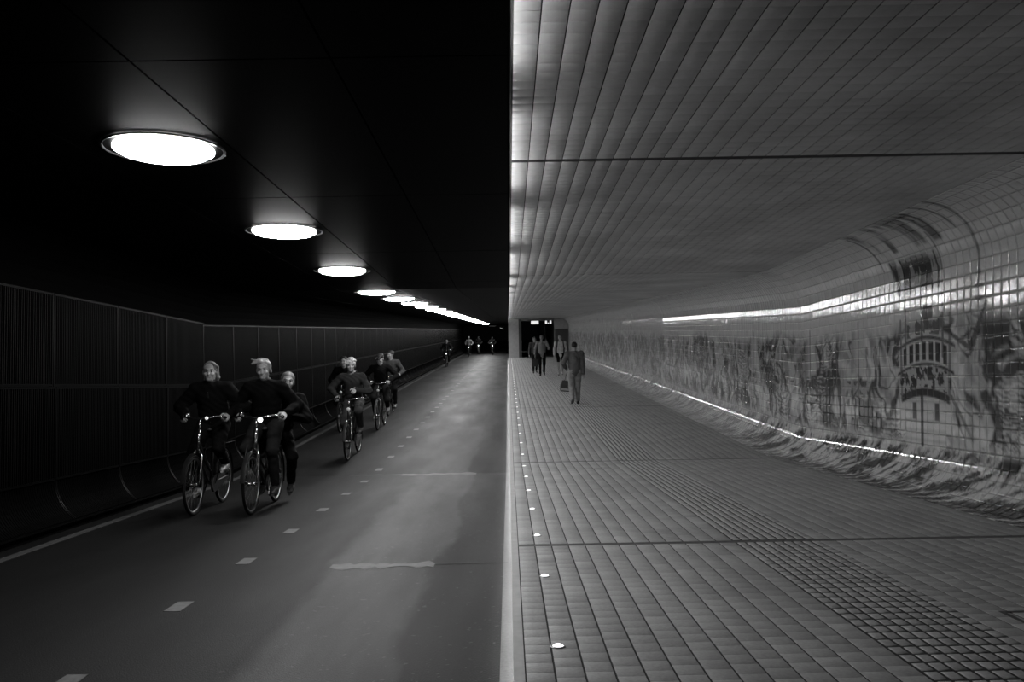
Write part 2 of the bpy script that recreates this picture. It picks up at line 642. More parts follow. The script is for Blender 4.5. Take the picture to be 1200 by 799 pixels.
def mural(s, t):
    """darkness of the paint at s metres along the tunnel and t metres up the skin: a made-up ship among billowing waves"""
    z = np.where(t < G0, t * 0.64, t - G0 + RLO)        # rough height above the floor
    ink = np.zeros_like(s)
    # billows: the lee side of a warped noise field reads as shading
    wx = s + 0.35 * (fbm(s * 1.3, z * 1.3 + 9) - 0.5) * 2
    wz = z + 0.30 * (fbm(s * 1.3 + 40, z * 1.3) - 0.5) * 2

    def field(ax, az):
        return fbm(ax * 1.9, az * 1.5, 4)
    n0 = field(wx, wz)
    n1 = field(wx + 0.07, wz - 0.09)
    relief = np.clip(0.55 + (n1 - n0) * 6.0, 0, 1)
    edge = ss(0.03, 0.0, np.abs((n0 * 5) % 1 - 0.5) * 0.3) * 0.55
    hatch = (0.5 + 0.5 * np.sin((n0 * 55) + z * 12)) * ss(0.45, 0.8, relief) * 0.5
    body = np.clip(relief * 0.95 - 0.12 + edge * 0.5 + hatch * 0.4, 0, 1)
    zone = ss(0.30, 0.5, z) * ss(2.05, 1.75, z + 0.25 * (fbm(s * 0.9, z * 0 + 3) - 0.5))
    far = ss(12.0, 15.0, s) * ss(46.0, 26.0, s)
    sg = fbm(wx * 1.5 + 3, wz * 1.25 + 7, 4) - 0.5
    crev = ss(0.055, 0.0, np.abs(sg)) * 0.75 + ss(0.11, 0.0, sg) * ss(-0.01, 0.005, sg) * 0.55
    sg2 = fbm(wx * 3.4 + 13, wz * 2.6 + 2, 3) - 0.5
    crev = np.maximum(crev, ss(0.05, 0.0, np.abs(sg2)) * 0.5)
    lines = (np.sin(wz * 95 + sg * 40) > 0.1) * ss(0.0, 0.12, sg) * 0.35
    body = np.clip(0.10 + 0.55 * (relief - 0.35) + crev + lines, 0, 0.95)
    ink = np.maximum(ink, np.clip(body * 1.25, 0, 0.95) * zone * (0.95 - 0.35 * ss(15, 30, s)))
    # crowd of small masts and sails further along: upright strokes
    st = fbm(s * 6.5, z * 2.2, 3)
    st2 = fbm(s * 12.0 + 5, z * 6.0, 3)
    ink = np.maximum(ink, np.clip((st * 0.6 + st2 * 0.5 - 0.43) * 4.0, 0, 0.9) * ss(0.85, 1.15, z) * ss(2.0, 1.7, z) * ss(11.2, 12.6, s) * ss(40, 22, s) * 0.8)
    ink = np.maximum(ink, 0.45 * ss(1.0, 1.25, z) * ss(1.95, 1.7, z) * far * fbm(s * 2.2, z * 2.2))
    # sea in the lower curve: leaning swells and hatch lines
    ws = s + 0.30 * fbm(s * 1.3, t * 1.7)
    q = ws + 1.1 * t
    sw = fbm(q * 2.6, (t - 0.45 * ws) * 1.6, 4)
    sw2 = fbm((q + 0.06) * 2.6, (t - 0.45 * ws) * 1.6 + 0.12, 4)
    sea = np.clip(0.50 + (sw2 - sw) * 9.0 + 0.34 * np.sin(sw * 85 + q * 9), 0, 1)
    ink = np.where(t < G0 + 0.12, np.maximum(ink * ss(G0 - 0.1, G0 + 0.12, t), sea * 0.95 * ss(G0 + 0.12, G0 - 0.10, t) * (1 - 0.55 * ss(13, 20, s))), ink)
    tooth = ((s * 3.2 + t * 5.0 + 0.25 * fbm(s * 2, t)) % 1.0)
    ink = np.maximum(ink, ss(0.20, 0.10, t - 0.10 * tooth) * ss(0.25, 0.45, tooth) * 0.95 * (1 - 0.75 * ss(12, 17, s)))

    def seg(s0, z0, s1, z1, w0, w1=None, a=0.9):
        w1 = w0 if w1 is None else w1
        ds, dz = s1 - s0, z1 - z0
        u = np.clip(((s - s0) * ds + (t - z0) * dz) / (ds * ds + dz * dz), 0, 1)
        d = np.hypot(s - s0 - u * ds, t - z0 - u * dz)
        wd = w0 + (w1 - w0) * u
        return ss(wd + 0.012, wd - 0.006, d) * a

    def box(s0, s1, z0, z1, a=0.9, e=0.012):
        return ss(s0 - e, s0 + e, s) * ss(s1 + e, s1 - e, s) * ss(z0 - e, z0 + e, t) * ss(z1 + e, z1 - e, t) * a
    T = lambda zz: zz - RLO + G0          # height on the flat wall -> girth
    # a plain old sailing ship seen from astern
    S0 = 9.72
    k = np.abs(s - S0)
    sag = 0.10 * (1 - (k / 0.6) ** 2)
    tt = t - sag
    inship = ss(0.64, 0.60, k) * ss(T(0.62), T(0.66), t) * ss(T(1.74), T(1.68), tt)
    ink = ink * (1 - inship) + inship * 0.12
    # hull planking, pale, with rudder and two ports
    hull = ss(0.50, 0.46, k) * ss(T(0.45), T(0.50), t) * ss(T(1.02), T(0.98), tt)
    ink = ink * (1 - hull) + hull * (0.10 + 0.25 * ss(0.03, 0.0, np.abs(((t * 9) % 1) - 0.5) * 0.1))
    ink = np.maximum(ink, seg(S0 + 0.06, T(0.50), S0 + 0.06, T(1.05), 0.03))
    for ds in (-0.28, 0.24):
        ink = np.maximum(ink, box(S0 + ds - 0.05, S0 + ds + 0.05, T(0.78), T(0.98)))
    # gallery: rail, row of windows, carved apron
    band = lambda z0, z1, hw, a: ss(T(z0) - 0.012, T(z0) + 0.012, tt) * ss(T(z1) + 0.012, T(z1) - 0.012, tt) * ss(hw + 0.015, hw - 0.015, k) * a
    ink = np.maximum(ink, band(0.95, 1.05, 0.56, 0.95))
    ink = np.maximum(ink, band(1.05, 1.30, 0.60, 0.35 + 0.6 * (fbm(s * 16, t * 16, 2) > 0.5)))
    ink = np.maximum(ink, band(1.30, 1.34, 0.66, 0.9))
    win = (np.abs(((s - S0) / 0.155 + 0.5) % 1 - 0.5) < 0.30)
    ink = np.maximum(ink, band(1.36, 1.58, 0.58, 1.0) * win * 0.95)
    ink = np.maximum(ink, band(1.60, 1.645, 0.68, 0.85))
    ink = np.maximum(ink, band(1.66, 2.0, 0.42, 1.0) * (fbm(s * 9 + 3, t * 7, 2) > 0.52) * 0.8)
    for ds in (-0.55, 0.55):
        ink = np.maximum(ink, seg(S0 + ds, T(1.0), S0 + ds * 1.05, T(1.95), 0.03, 0.02, 0.7))
    # masts, stays and yards
    for ms, z0, z1, wd in ((S0 + 0.05, 1.7, 2.45, 0.03), (S0 - 0.42, 1.5, 2.9, 0.022), (S0 + 0.45, 1.5, 2.5, 0.02)):
        ink = np.maximum(ink, seg(ms, T(z0), ms, T(z1), wd, wd * 0.6, 0.75))
    ink = np.maximum(ink, seg(S0 - 1.02, T(1.62), S0 - 1.28, T(2.02), 0.055, 0.01, 0.85))
    ink = np.maximum(ink, seg(S0 - 1.0, T(1.55), S0 - 0.55, T(1.75), 0.03, 0.02, 0.8))
    ink = np.maximum(ink, seg(S0 - 0.6, T(1.05), S0 - 1.0, T(0.62), 0.025, 0.02, 0.7))
    # dark topsail in the upper curve and a pennant bending with it
    sail = ss(S0 - 0.42, S0 - 0.36, s) * ss(S0 + 0.72, S0 + 0.60, s - 0.35 * (t - T(2.3))) * ss(T(2.22), T(2.28), t) * ss(T(2.72), T(2.66), t)
    ink = np.maximum(ink, sail * (0.55 + 0.4 * (fbm(s * 14, t * 3, 2) > 0.47)))
    up = ss(T(2.75), T(2.80), t) * ss(G2 + 0.08, G2 - 0.12, t) * ss(S0 - 0.72, S0 - 0.62, s) * ss(S0 + 0.9, S0 + 0.75, s + 0.15 * np.sin(t * 3))
    ink = np.maximum(ink, up * np.clip((fbm(s * 6.0, t * 1.0, 3) - 0.42) * 4 + 0.55 * ss(G2 - 0.30, G2 - 0.05, t), 0, 0.85))
    for a0, a1, ta, tb in ((-1.15, -1.22, 2.3, G2 + 0.02), (-0.98, -0.92, 2.85, G2 + 0.03), (0.95, 1.0, 2.6, G2 - 0.15)):
        ink = np.maximum(ink, seg(S0 + a0, T(ta) if ta < 2.9 else ta, S0 + a1, tb, 0.014, 0.03, 0.75))
    fl = seg(S0 - 1.15, T(2.12), S0 - 1.15, T(2.34), 0.09, 0.03, 0.55)
    ink = np.maximum(ink, fl)
    # two further hulls, small and pale
    for c, hgt in ((11.55, 1.0), (13.4, 0.8), (16.5, 0.8)):
        kk = np.abs(s - c)
        sl = ss(0.30, 0.22, kk + 0.12 * (t - T(1.4))) * ss(T(1.30), T(1.36), t) * ss(T(1.95), T(1.88), t)
        ink = ink * (1 - 0.8 * sl) + sl * (0.12 + 0.35 * ss(0.0, 0.22, s - c))
        ink = np.maximum(ink, seg(c, T(0.75), c, T(2.02), 0.025, 0.015, 0.7))
        ink = np.maximum(ink, ss(0.42, 0.38, kk) * ss(T(1.02), T(1.06), t) * ss(T(1.26), T(1.22), t) * (0.45 + 0.4 * (fbm(s * 9, t * 12, 2) > 0.5)))
    return np.clip(ink, 0, 0.97)


NT = 28
GT = G2 / NT


def mural_tiles(tiles, ns, nt, gap=0.0006, proud=0.0040, depth=0.0045, jit=0.003):
    """tiles: array (n,2) of (s centre, girth index) -> vertices, faces, tone"""
    n = len(tiles)
    s = np.linspace(-0.5, 0.5, ns + 1)
    t = np.linspace(-0.5, 0.5, nt + 1) * (GT - 2 * gap)
    s = np.concatenate([[s[0]], s, [s[-1]]]); t = np.concatenate([[t[0]], t, [t[-1]]])
    low = np.zeros((ns + 3, nt + 3)); low[0, :] = low[-1, :] = low[:, 0] = low[:, -1] = 1
    SS, TT = np.meshgrid(s, t, indexing='ij')
    sc = tiles[:, 0][:, None, None]; tc = ((tiles[:, 1] + 0.5) * GT)[:, None, None]
    jr = RNG.normal(0, jit, (n, 2)); jo = RNG.uniform(-0.0008, 0.0008, n)
    SS = SS[None] * (tiles[:, 2] - 2 * gap)[:, None, None]
    A = sc + SS; B = tc + TT[None]
    off = proud + jo[:, None, None] + SS * jr[:, 0][:, None, None] + TT[None] * jr[:, 1][:, None, None] - low[None] * depth
    x, z, nx, nz = skin(B)
    P = np.stack([x + nx * off, A, z + nz * off + zo(A)], -1).reshape(-1, 3)
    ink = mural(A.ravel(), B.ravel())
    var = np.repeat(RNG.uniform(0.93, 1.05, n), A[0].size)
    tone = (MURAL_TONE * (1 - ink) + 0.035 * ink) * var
    a, b = ns + 3, nt + 3
    ii, jj = np.meshgrid(np.arange(a - 1), np.arange(b - 1), indexing='ij')
    q = np.stack([ii * b + jj, ii * b + jj + 1, (ii + 1) * b + jj + 1, (ii + 1) * b + jj], -1).reshape(-1, 4)
    F = (q[None] + (np.arange(n) * a * b)[:, None, None]).reshape(-1, 4)
    face = ((ii > 0) & (ii < a - 2) & (jj > 0) & (jj < b - 2)).ravel()      # skirts stay flat so that the glaze keeps its own normals
    return P, F, tone, np.tile(face, n)


ysv = []
for a, b in SECT:
    c_ = course(a, b, 0.003, 0)[0]
    ysv += [(v, c_[1] - c_[0]) for v in c_]
allt = np.array([(a, b, pw) for a, pw in ysv for b in range(NT)], float)
cx_, cz_, _, _ = skin((allt[:, 1] + 0.5) * GT)
pu, pv, pd = project(np.stack([cx_, allt[:, 0], cz_ + zo(allt[:, 0])], -1))
inframe = (pu > -4) & (pu < 1204) & (pv > -4) & (pv < 803)
score = np.where(inframe, 1 / pd ** 3, 0)
order = np.argsort(-np.nan_to_num(score))
pick = order[:300]
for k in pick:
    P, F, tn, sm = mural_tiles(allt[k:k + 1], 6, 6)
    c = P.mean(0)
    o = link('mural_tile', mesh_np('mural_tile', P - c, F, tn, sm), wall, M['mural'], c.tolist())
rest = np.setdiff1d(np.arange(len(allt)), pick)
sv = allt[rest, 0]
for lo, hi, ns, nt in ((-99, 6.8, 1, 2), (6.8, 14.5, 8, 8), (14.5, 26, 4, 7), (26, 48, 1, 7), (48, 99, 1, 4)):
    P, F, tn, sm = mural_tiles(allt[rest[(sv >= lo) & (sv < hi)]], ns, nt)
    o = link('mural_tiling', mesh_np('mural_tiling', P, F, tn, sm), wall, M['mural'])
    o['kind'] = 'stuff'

# ---- tiled ceiling
ceil = slab('ceiling_right', XB + 0.012, XW - RUP + 0.01, CEIL + 0.26, 0.255, YS, M['grout'])
tag(ceil, 'flat tiled ceiling above the footpath', 'ceiling', kind='structure')
nx_ = 31
CT = (XW - RUP - XB - 0.02) / nx_
pos = []
for i in range(nx_):
    x = XB + 0.02 + CT * (i + 0.5)
    for a, b in SECT:
        for y in course(a, b, 0.045 if a < 13 else 0.004, 0)[0]:
            pos.append((x, y, CEIL + zof(y)))
mb = MB().box((XB + 0.02, JOINTS[0] - 0.05, CEIL + 0.004), (XW - RUP, JOINTS[0] + 0.05, CEIL + 0.01), bend=True)
mb.build('joint_cover', grey(0.02, 0.6, kind='metal'), ceil)
lay_tiles(ceil, 'ceiling_tile', 'ceiling_tiling', tile_variants('ceiling', CT - 0.007, PT - 0.0008, 0.006, 24, CEIL_TONE, 0.05, 0.002, 0.0008), pos, M['ceil_tile'], flipz=True)

# ---- dark panel ceiling over the road
ceil2 = slab('ceiling_left', XL - 0.05, XB - 0.13, CEILL + 0.35, 0.3, YSL, M['back_dark'])
tag(ceil2, 'black panelled ceiling above the cycle road', 'ceiling', kind='structure')
edges = [XB - 0.006, -0.82, -1.77, -2.72, -3.67, -4.35]
LAMPY = [5.54 + 2.945 * k for k in range(0, 28)]
pm = []
for a, b in zip(edges[:-1], edges[1:]):
    pm.append((0.5 * (a + b), MB().box((-(a - b) / 2 + 0.006, -1.4725 + 0.004, 0), ((a - b) / 2 - 0.006, 1.4725 - 0.004, 0.03)).mesh('ceiling_panel')))
    pm[-1][1].materials.append(M['panel'])
for ly in [LAMPY[0] - 2.945 * k for k in (3, 2, 1)] + LAMPY:
    near = ly < YK
    if abs(ly - YK) < 1.47:                  # the row that follows the change of slope
        for a, b in zip(edges[:-1], edges[1:]):
            mb = MB()
            for q0, q1 in ((ly - 1.4685, YK), (YK, ly + 1.4685)):
                mb.box((b + 0.006, q0, CEILL), (a - 0.006, q1, CEILL + 0.03), bend=True)
            mb.build('ceiling_panel', M['panel'], ceil2)
        continue
    for cx0, me in pm:
        link('ceiling_panel', me, ceil2, None, (cx0, ly, CEILL + zof(ly)), (-math.atan(GRADE) if near else 0, 0, 0))

# ---- grating wall
RW = 0.52
wl = sweep('wall_left', [(XL + 0.19, ROAD - 0.02)] + [(XL - 0.05 + (RW + .05) * (1 - math.sin(a)), ROAD - 0.03 + (RW + .05) * (1 - math.cos(a))) for a in np.linspace(0.64, math.pi / 2, 8)]
           + [(XL - 0.05, ROAD + 2.5)] + [(XL - 0.05 + 0.45 * (1 - math.cos(a)), ROAD + 2.5 + 0.5 * math.sin(a)) for a in np.linspace(0.2, math.pi / 2, 7)]
           + [(XL + 0.4, ROAD + 3.3), (XL - 0.4, ROAD + 3.3), (XL - 0.4, ROAD - 0.3), (XL + 0.19, ROAD - 0.3), (XL + 0.19, ROAD - 0.02)], YSL, M['back_dark'])
tag(wl, 'dark steel grating wall with curved foot beside the cycle road', 'wall', kind='structure')


def grating(h, nb, curved=False):
    mb = MB()
    for k in range(nb):
        y = -MOD / 2 + 0.03 + (MOD - 0.06) * (k + 0.5) / nb
        if not curved:
            mb.box((0, y - 0.006, 0.02), (0.025, y + 0.006, h - 0.02))
        else:
            pts = [(RW * (1 - math.sin(a)), y, RW * (1 - math.cos(a))) for a in np.linspace(0.64, math.pi / 2, 7)]
            mb.tube(pts, 0.010, 4, cap=False)
    return mb.mesh('grating')


def pframe(h, curved=False):
    mb = MB()
    if not curved:
        for y in (-MOD / 2 + 0.004, MOD / 2 - 0.024):
            mb.box((-0.005, y, 0), (0.03, y + 0.02, h))
        for z in (0.004, h - 0.026):
            mb.box((-0.005, -MOD / 2 + 0.004, z), (0.03, MOD / 2 - 0.004, z + 0.022))
    else:
        for y in (-MOD / 2 + 0.014, MOD / 2 - 0.014):
            mb.tube([(RW * (1 - math.sin(a)), y, RW * (1 - math.cos(a))) for a in np.linspace(0.62, math.pi / 2, 9)], 0.014, 6)
        ex, ez = RW * (1 - math.sin(0.62)), RW * (1 - math.cos(0.62))
        mb.box((ex - 0.012, -MOD / 2 + 0.004, ez - 0.02), (ex + 0.012, MOD / 2 - 0.004, ez + 0.004))
    return mb.mesh('panel_frame')


gm = {'u': (grating(0.985, 40), pframe(0.985), ROAD + 1.495), 'm': (grating(0.985, 40), pframe(0.985), ROAD + 0.51), 'c': (grating(0.5, 36, True), pframe(0.5, True), ROAD)}
for k, (a, b, z) in gm.items():
    a.materials.append(M['steel']); b.materials.append(M['steel_frame'])
yv = 8.95 - MOD * 6.5
while yv < Y1L - 0.5:
    rx = -math.atan(GRADE) if yv < YK else 0.0
    for k, (a, b, z) in gm.items():
        e = empty('wall_panel', (XL, yv, z + zof(yv)), (rx, 0, 0))
        e.parent = wl
        g = link('grating', a, e); g['kind'] = 'stuff'
        link('panel_frame', b, e)
    yv += MOD

# ---- far end
endw = MB().box((XB, Y1R, 0), (0.83, Y1R + 0.5, CEIL + 0.25)).build('pillar', M['pillar'])
tag(endw, 'pale square pillar at the far end of the footpath', 'pillar', kind='structure')
wend = MB().box((3.63, Y1R, 0), (XW + 0.3, Y1R + 0.4, CEIL + 0.25)).build('wall_back', M['pillar'])
tag(wend, 'pale end wall beside the far doorway', 'wall', kind='structure')
o = MB().box((0.83, Y1R + 0.05, CEIL - 0.16), (3.63, Y1R + 0.4, CEIL + 0.25)).build('lintel', M['concrete'])
tag(o, 'lintel over the far doorway of the footpath', 'lintel', kind='structure')
o = MB().box((0.83, Y1R - 0.05, 0), (1.05, Y1R + 0.3, CEIL - 0.02)).build('jamb', grey(0.05, 0.5, kind='metal'))
tag(o, 'dark metal jamb on the pillar side of the far doorway', 'door jamb', kind='structure')
dr = MB().box((3.66, Y1R - 0.04, 0.05), (4.70, Y1R, 2.2)).build('door_1', M['dark_door'])
tag(dr, 'dark grey side door in the far end wall', 'door', kind='structure')
MB().tube([(3.8, Y1R - 0.08, 1.05), (3.95, Y1R - 0.08, 1.05)], 0.012, 6).build('handle', grey(0.5, 0.3, 0.5, 1.0, kind='metal'), dr)
o = MB().box((XB, Y1R, -0.25), (XW + 0.3, 86.0, 0.0)).build('floor_passage', M['concrete'])
tag(o, 'grey floor running on behind the far doorway', 'floor', kind='structure')
o = MB().box((3.63, Y1R + 0.4, 0), (XW + 0.3, 84.0, CEIL)).build('wall_passage', grey(0.06, 0.8, kind='stone'))
tag(o, 'dark side wall behind the far doorway', 'wall', kind='structure')
o = MB().box((0.10, Y1R + 0.5, 0), (0.35, 84.0, CEIL)).build('partition', grey(0.10, 0.8, kind='stone'))
tag(o, 'dark partition wall running on behind the far pillar', 'wall', kind='structure')
o = MB().box((XB, Y1R + 0.4, CEIL - 0.05), (XW + 0.3, 84.0, CEIL + 0.25)).build('ceiling_passage', grey(0.05, 0.8, kind='stone'))
tag(o, 'dark ceiling behind the far doorway', 'ceiling', kind='structure')
o = MB().box((-60, Y1L, -0.6), (60, 200, ROAD - 0.002)).build('ground', M['outside'])
tag(o, 'dark open ground beyond the far tunnel mouth', 'ground', kind='structure')
# rounded steel portal at the far mouth of the road
mb = MB()
inn, out = [], []
x0, x1, z0, z1, r = -4.55, -0.05, ROAD, 2.62, 0.4
for cx0, cz0, a0 in ((x0 + r, z0 + r, math.pi), (x0 + r, z1 - r, math.pi / 2), (x1 - r, z1 - r, 0), (x1 - r, z0 + r, -math.pi / 2)):
    for k in range(6):
        a = a0 + (math.pi / 2) - k * math.pi / 10 if False else a0 + math.pi / 2 * (1 - k / 5)
        inn.append((cx0 + r * math.cos(a), cz0 + r * math.sin(a)))
vs = []
for yq in (Y1L - 0.5, Y1L):
    for x, z in inn:
        vs.append((x, yq, z))
    for x, z in inn:
        mx, mz = 0.5 * (x0 + x1), 0.5 * (z0 + z1)
        vs.append((mx + (x - mx) * 1.12, yq, max(mz + (z - mz) * 1.15, ROAD - 0.2)))
n = len(inn)
fs = []
for k in range(n):
    j = (k + 1) % n
    fs += [(k, j, n + j, n + k), (2 * n + k, 3 * n + k, 3 * n + j, 2 * n + j), (k, 2 * n + k, 2 * n + j, j), (n + k, n + j, 3 * n + j, 3 * n + k)]
o = MB().add(vs, fs).build('trim_2', M['back_dark'])
tag(o, 'dark rounded frame around the far mouth of the cycle road', 'portal frame', kind='structure')

# ================================================================ LIGHTS OF THE PLACE
def make_lamp():
    root = empty('ceiling_lamp')
    MB().lathe([(0.0, -0.058), (0.10, -0.056), (0.20, -0.049), (0.27, -0.036), (0.3075, -0.014), (0.3075, 0.0)], 40).build('diffuser', M['lamp_glow'], root, True)
    MB().lathe([(0.362, -0.002), (0.366, -0.010), (0.372, -0.011), (0.377, -0.008), (0.378, 0.0)], 40).build('trim_ring', M['panel_trim'], root, True)
    return root


lamp0 = make_lamp()
nth = 0
for k, ly in enumerate(LAMPY):
    o = lamp0 if k == 0 else copy_tree(lamp0)
    o.location = (-2.2, ly, CEILL + zof(ly) - 0.001)
    o.rotation_euler = (-math.atan(GRADE) if ly < YK else 0, 0, 0)
    lb = 'bright round lamp in the black road ceiling, %s of its row from the camera' % ordinal(nth)
    nth += 1
    tag(o, lb, 'ceiling lamp', 'round lamps over the cycle road')

# light troughs on the ceiling step, shining over the tiles
k = 0
yc = -3.3
TR = []
while yc < 66:
    ln = 2.1
    if 5.5 < yc + ln < 7.0:
        ln = 1.75
    if yc < YK < yc + ln:
        TR.append((yc, YK - 0.01)); TR.append((YK + 0.01, yc + ln))
    else:
        TR.append((yc, yc + ln))
    yc += 2.945
for k, (a, b) in enumerate(TR):
    e = empty('light_trough', (XB - 0.115, a, 0))
    zc = CEILL
    mb = MB()
    vs = []
    for y in (a, b):
        z = zof(y) + zc
        vs += [(0.0, y - a, z + 0.035), (0.030, y - a, z + 0.035), (0.030, y - a, z + 0.060), (0.026, y - a, z + 0.060), (0.026, y - a, z + 0.039), (0.0, y - a, z + 0.039)]
    fs = [(i, (i + 1) % 6, 6 + (i + 1) % 6, 6 + i) for i in range(6)] + [(5, 4, 3, 2, 1, 0), (6, 7, 8, 9, 10, 11)]
    MB().add(vs, fs).build('housing', M['panel'], e)
    vs = []
    for y in (a + 0.02, b - 0.02):
        z = zof(y) + zc
        vs += [(0.002, y - a, z + 0.045), (0.022, y - a, z + 0.041), (0.022, y - a, z + 0.055), (0.002, y - a, z + 0.085)]
    fs = [(i, (i + 1) % 4, 4 + (i + 1) % 4, 4 + i) for i in range(4)] + [(3, 2, 1, 0), (4, 5, 6, 7)]
    MB().add(vs, fs).build('light_strip', M['cove_glow'], e)
    tag(e, 'slim light trough on the ceiling step above the kerb, %s from the camera' % ('one behind' if b < 0 else ordinal(k - 1)), 'light trough', 'light troughs along the ceiling step')

# round lights in the pavement
st0 = empty('floor_light')
MB().lathe([(0.0, 0.012), (0.016, 0.011), (0.025, 0.006), (0.028, 0.0)], 20).build('lens', M['stud_glow'], st0, True)
MB().lathe([(0.028, 0.0), (0.029, 0.004), (0.036, 0.003), (0.038, -0.001)], 20).build('rim', grey(0.25, 0.35, 0.5, 1.0, kind='metal'), st0, True)
y = 4.11
k = 0
while y < 64:
    o = st0 if k == 0 else copy_tree(st0)
    o.location = (0.215, y, zof(y) + 0.001)
    o.rotation_euler = (-math.atan(GRADE) if y < YK else 0, 0, 0)
    tag(o, 'small round light let into the footpath beside the kerb, %s from the camera' % ordinal(k), 'floor light', 'round lights in the footpath')
    k += 1
    y += 1.51

# signs at the far end
e = empty('hanging_sign', (2.15, 68.0, 2.60))
tag(e, 'plain white lit sign hanging in the far doorway', 'sign')
MB().box((-0.31, -0.05, 0), (0.31, 0.05, 0.33)).build('sign_box', M['sign_black'], e)
MB().box((-0.30, -0.056, 0.01), (0.30, -0.05, 0.32)).build('lit_face', M['sign_glow'], e)
MB().tube([(0.0, 0, 0.33), (0.0, 0, 0.38)], 0.02, 6).build('hanger', M['sign_black'], e)
e = empty('hanging_sign', (3.22, 68.0, 2.60))
tag(e, 'small dark lit sign with two white squares hanging in the far doorway', 'sign')
MB().box((-0.28, -0.05, 0), (0.28, 0.05, 0.31)).build('sign_box', M['sign_black'], e)
MB().box((-0.25, -0.056, 0.03), (-0.10, -0.05, 0.28)).build('lit_mark', M['sign_glow'], e)
MB().box((0.10, -0.056, 0.03), (0.25, -0.05, 0.28)).build('lit_mark', M['sign_glow'], e)
MB().box((-0.06, -0.056, 0.05), (0.06, -0.05, 0.11)).build('lit_mark', M['sign_glow'], e)
MB().tube([(0.0, 0, 0.31), (0.0, 0, 0.38)], 0.02, 6).build('hanger', M['sign_black'], e)


def tube_light(p, ln, label, rot=0.0):
    e = empty('tube_light', p, (0, rot, 0))
    tag(e, label, 'tube light')
    MB().box((-ln / 2, -0.06, 0.0), (ln / 2, 0.06, 0.08)).build('housing', M['sign_black'], e)
    MB().box((-ln / 2, -0.05, -0.06), (ln / 2, 0.05, 0.0)).build('tube', M['far_glow'], e)
    for sx in (-0.4, 0.4):
        MB().tube([(sx * ln, 0, 0.08), (sx * ln, 0, 0.9)], 0.015, 5).build('hanger', M['sign_black'], e)


o = MB().box((-9, 96, 3.4), (4, 102, 3.7)).build('roof', M['outside'])
tag(o, 'dark canopy roof beyond the far tunnel mouth', 'roof', kind='structure')
for px in (-8.6, 3.6):
    MB().box((px - 0.2, 99, ROAD), (px + 0.2, 99.4, 3.4)).build('support', M['outside'], o)
tube_light((-1.75, 97, 2.72), 0.75, 'short lit tube under the dark canopy beyond the tunnel, in the middle')
tube_light((-0.70, 98, 2.40), 0.40, 'short tilted lit tube under the far canopy, beside the pillar', 0.4)
tube_light((-3.95, 97, 2.80), 0.60, 'dim lit tube under the far canopy, beside the grating wall')

# ================================================================ PEOPLE
def smin(a, b, k):
    h = np.clip(0.5 + 0.5 * (b - a) / k, 0, 1)
    return b + (a - b) * h - k * h * (1 - h)


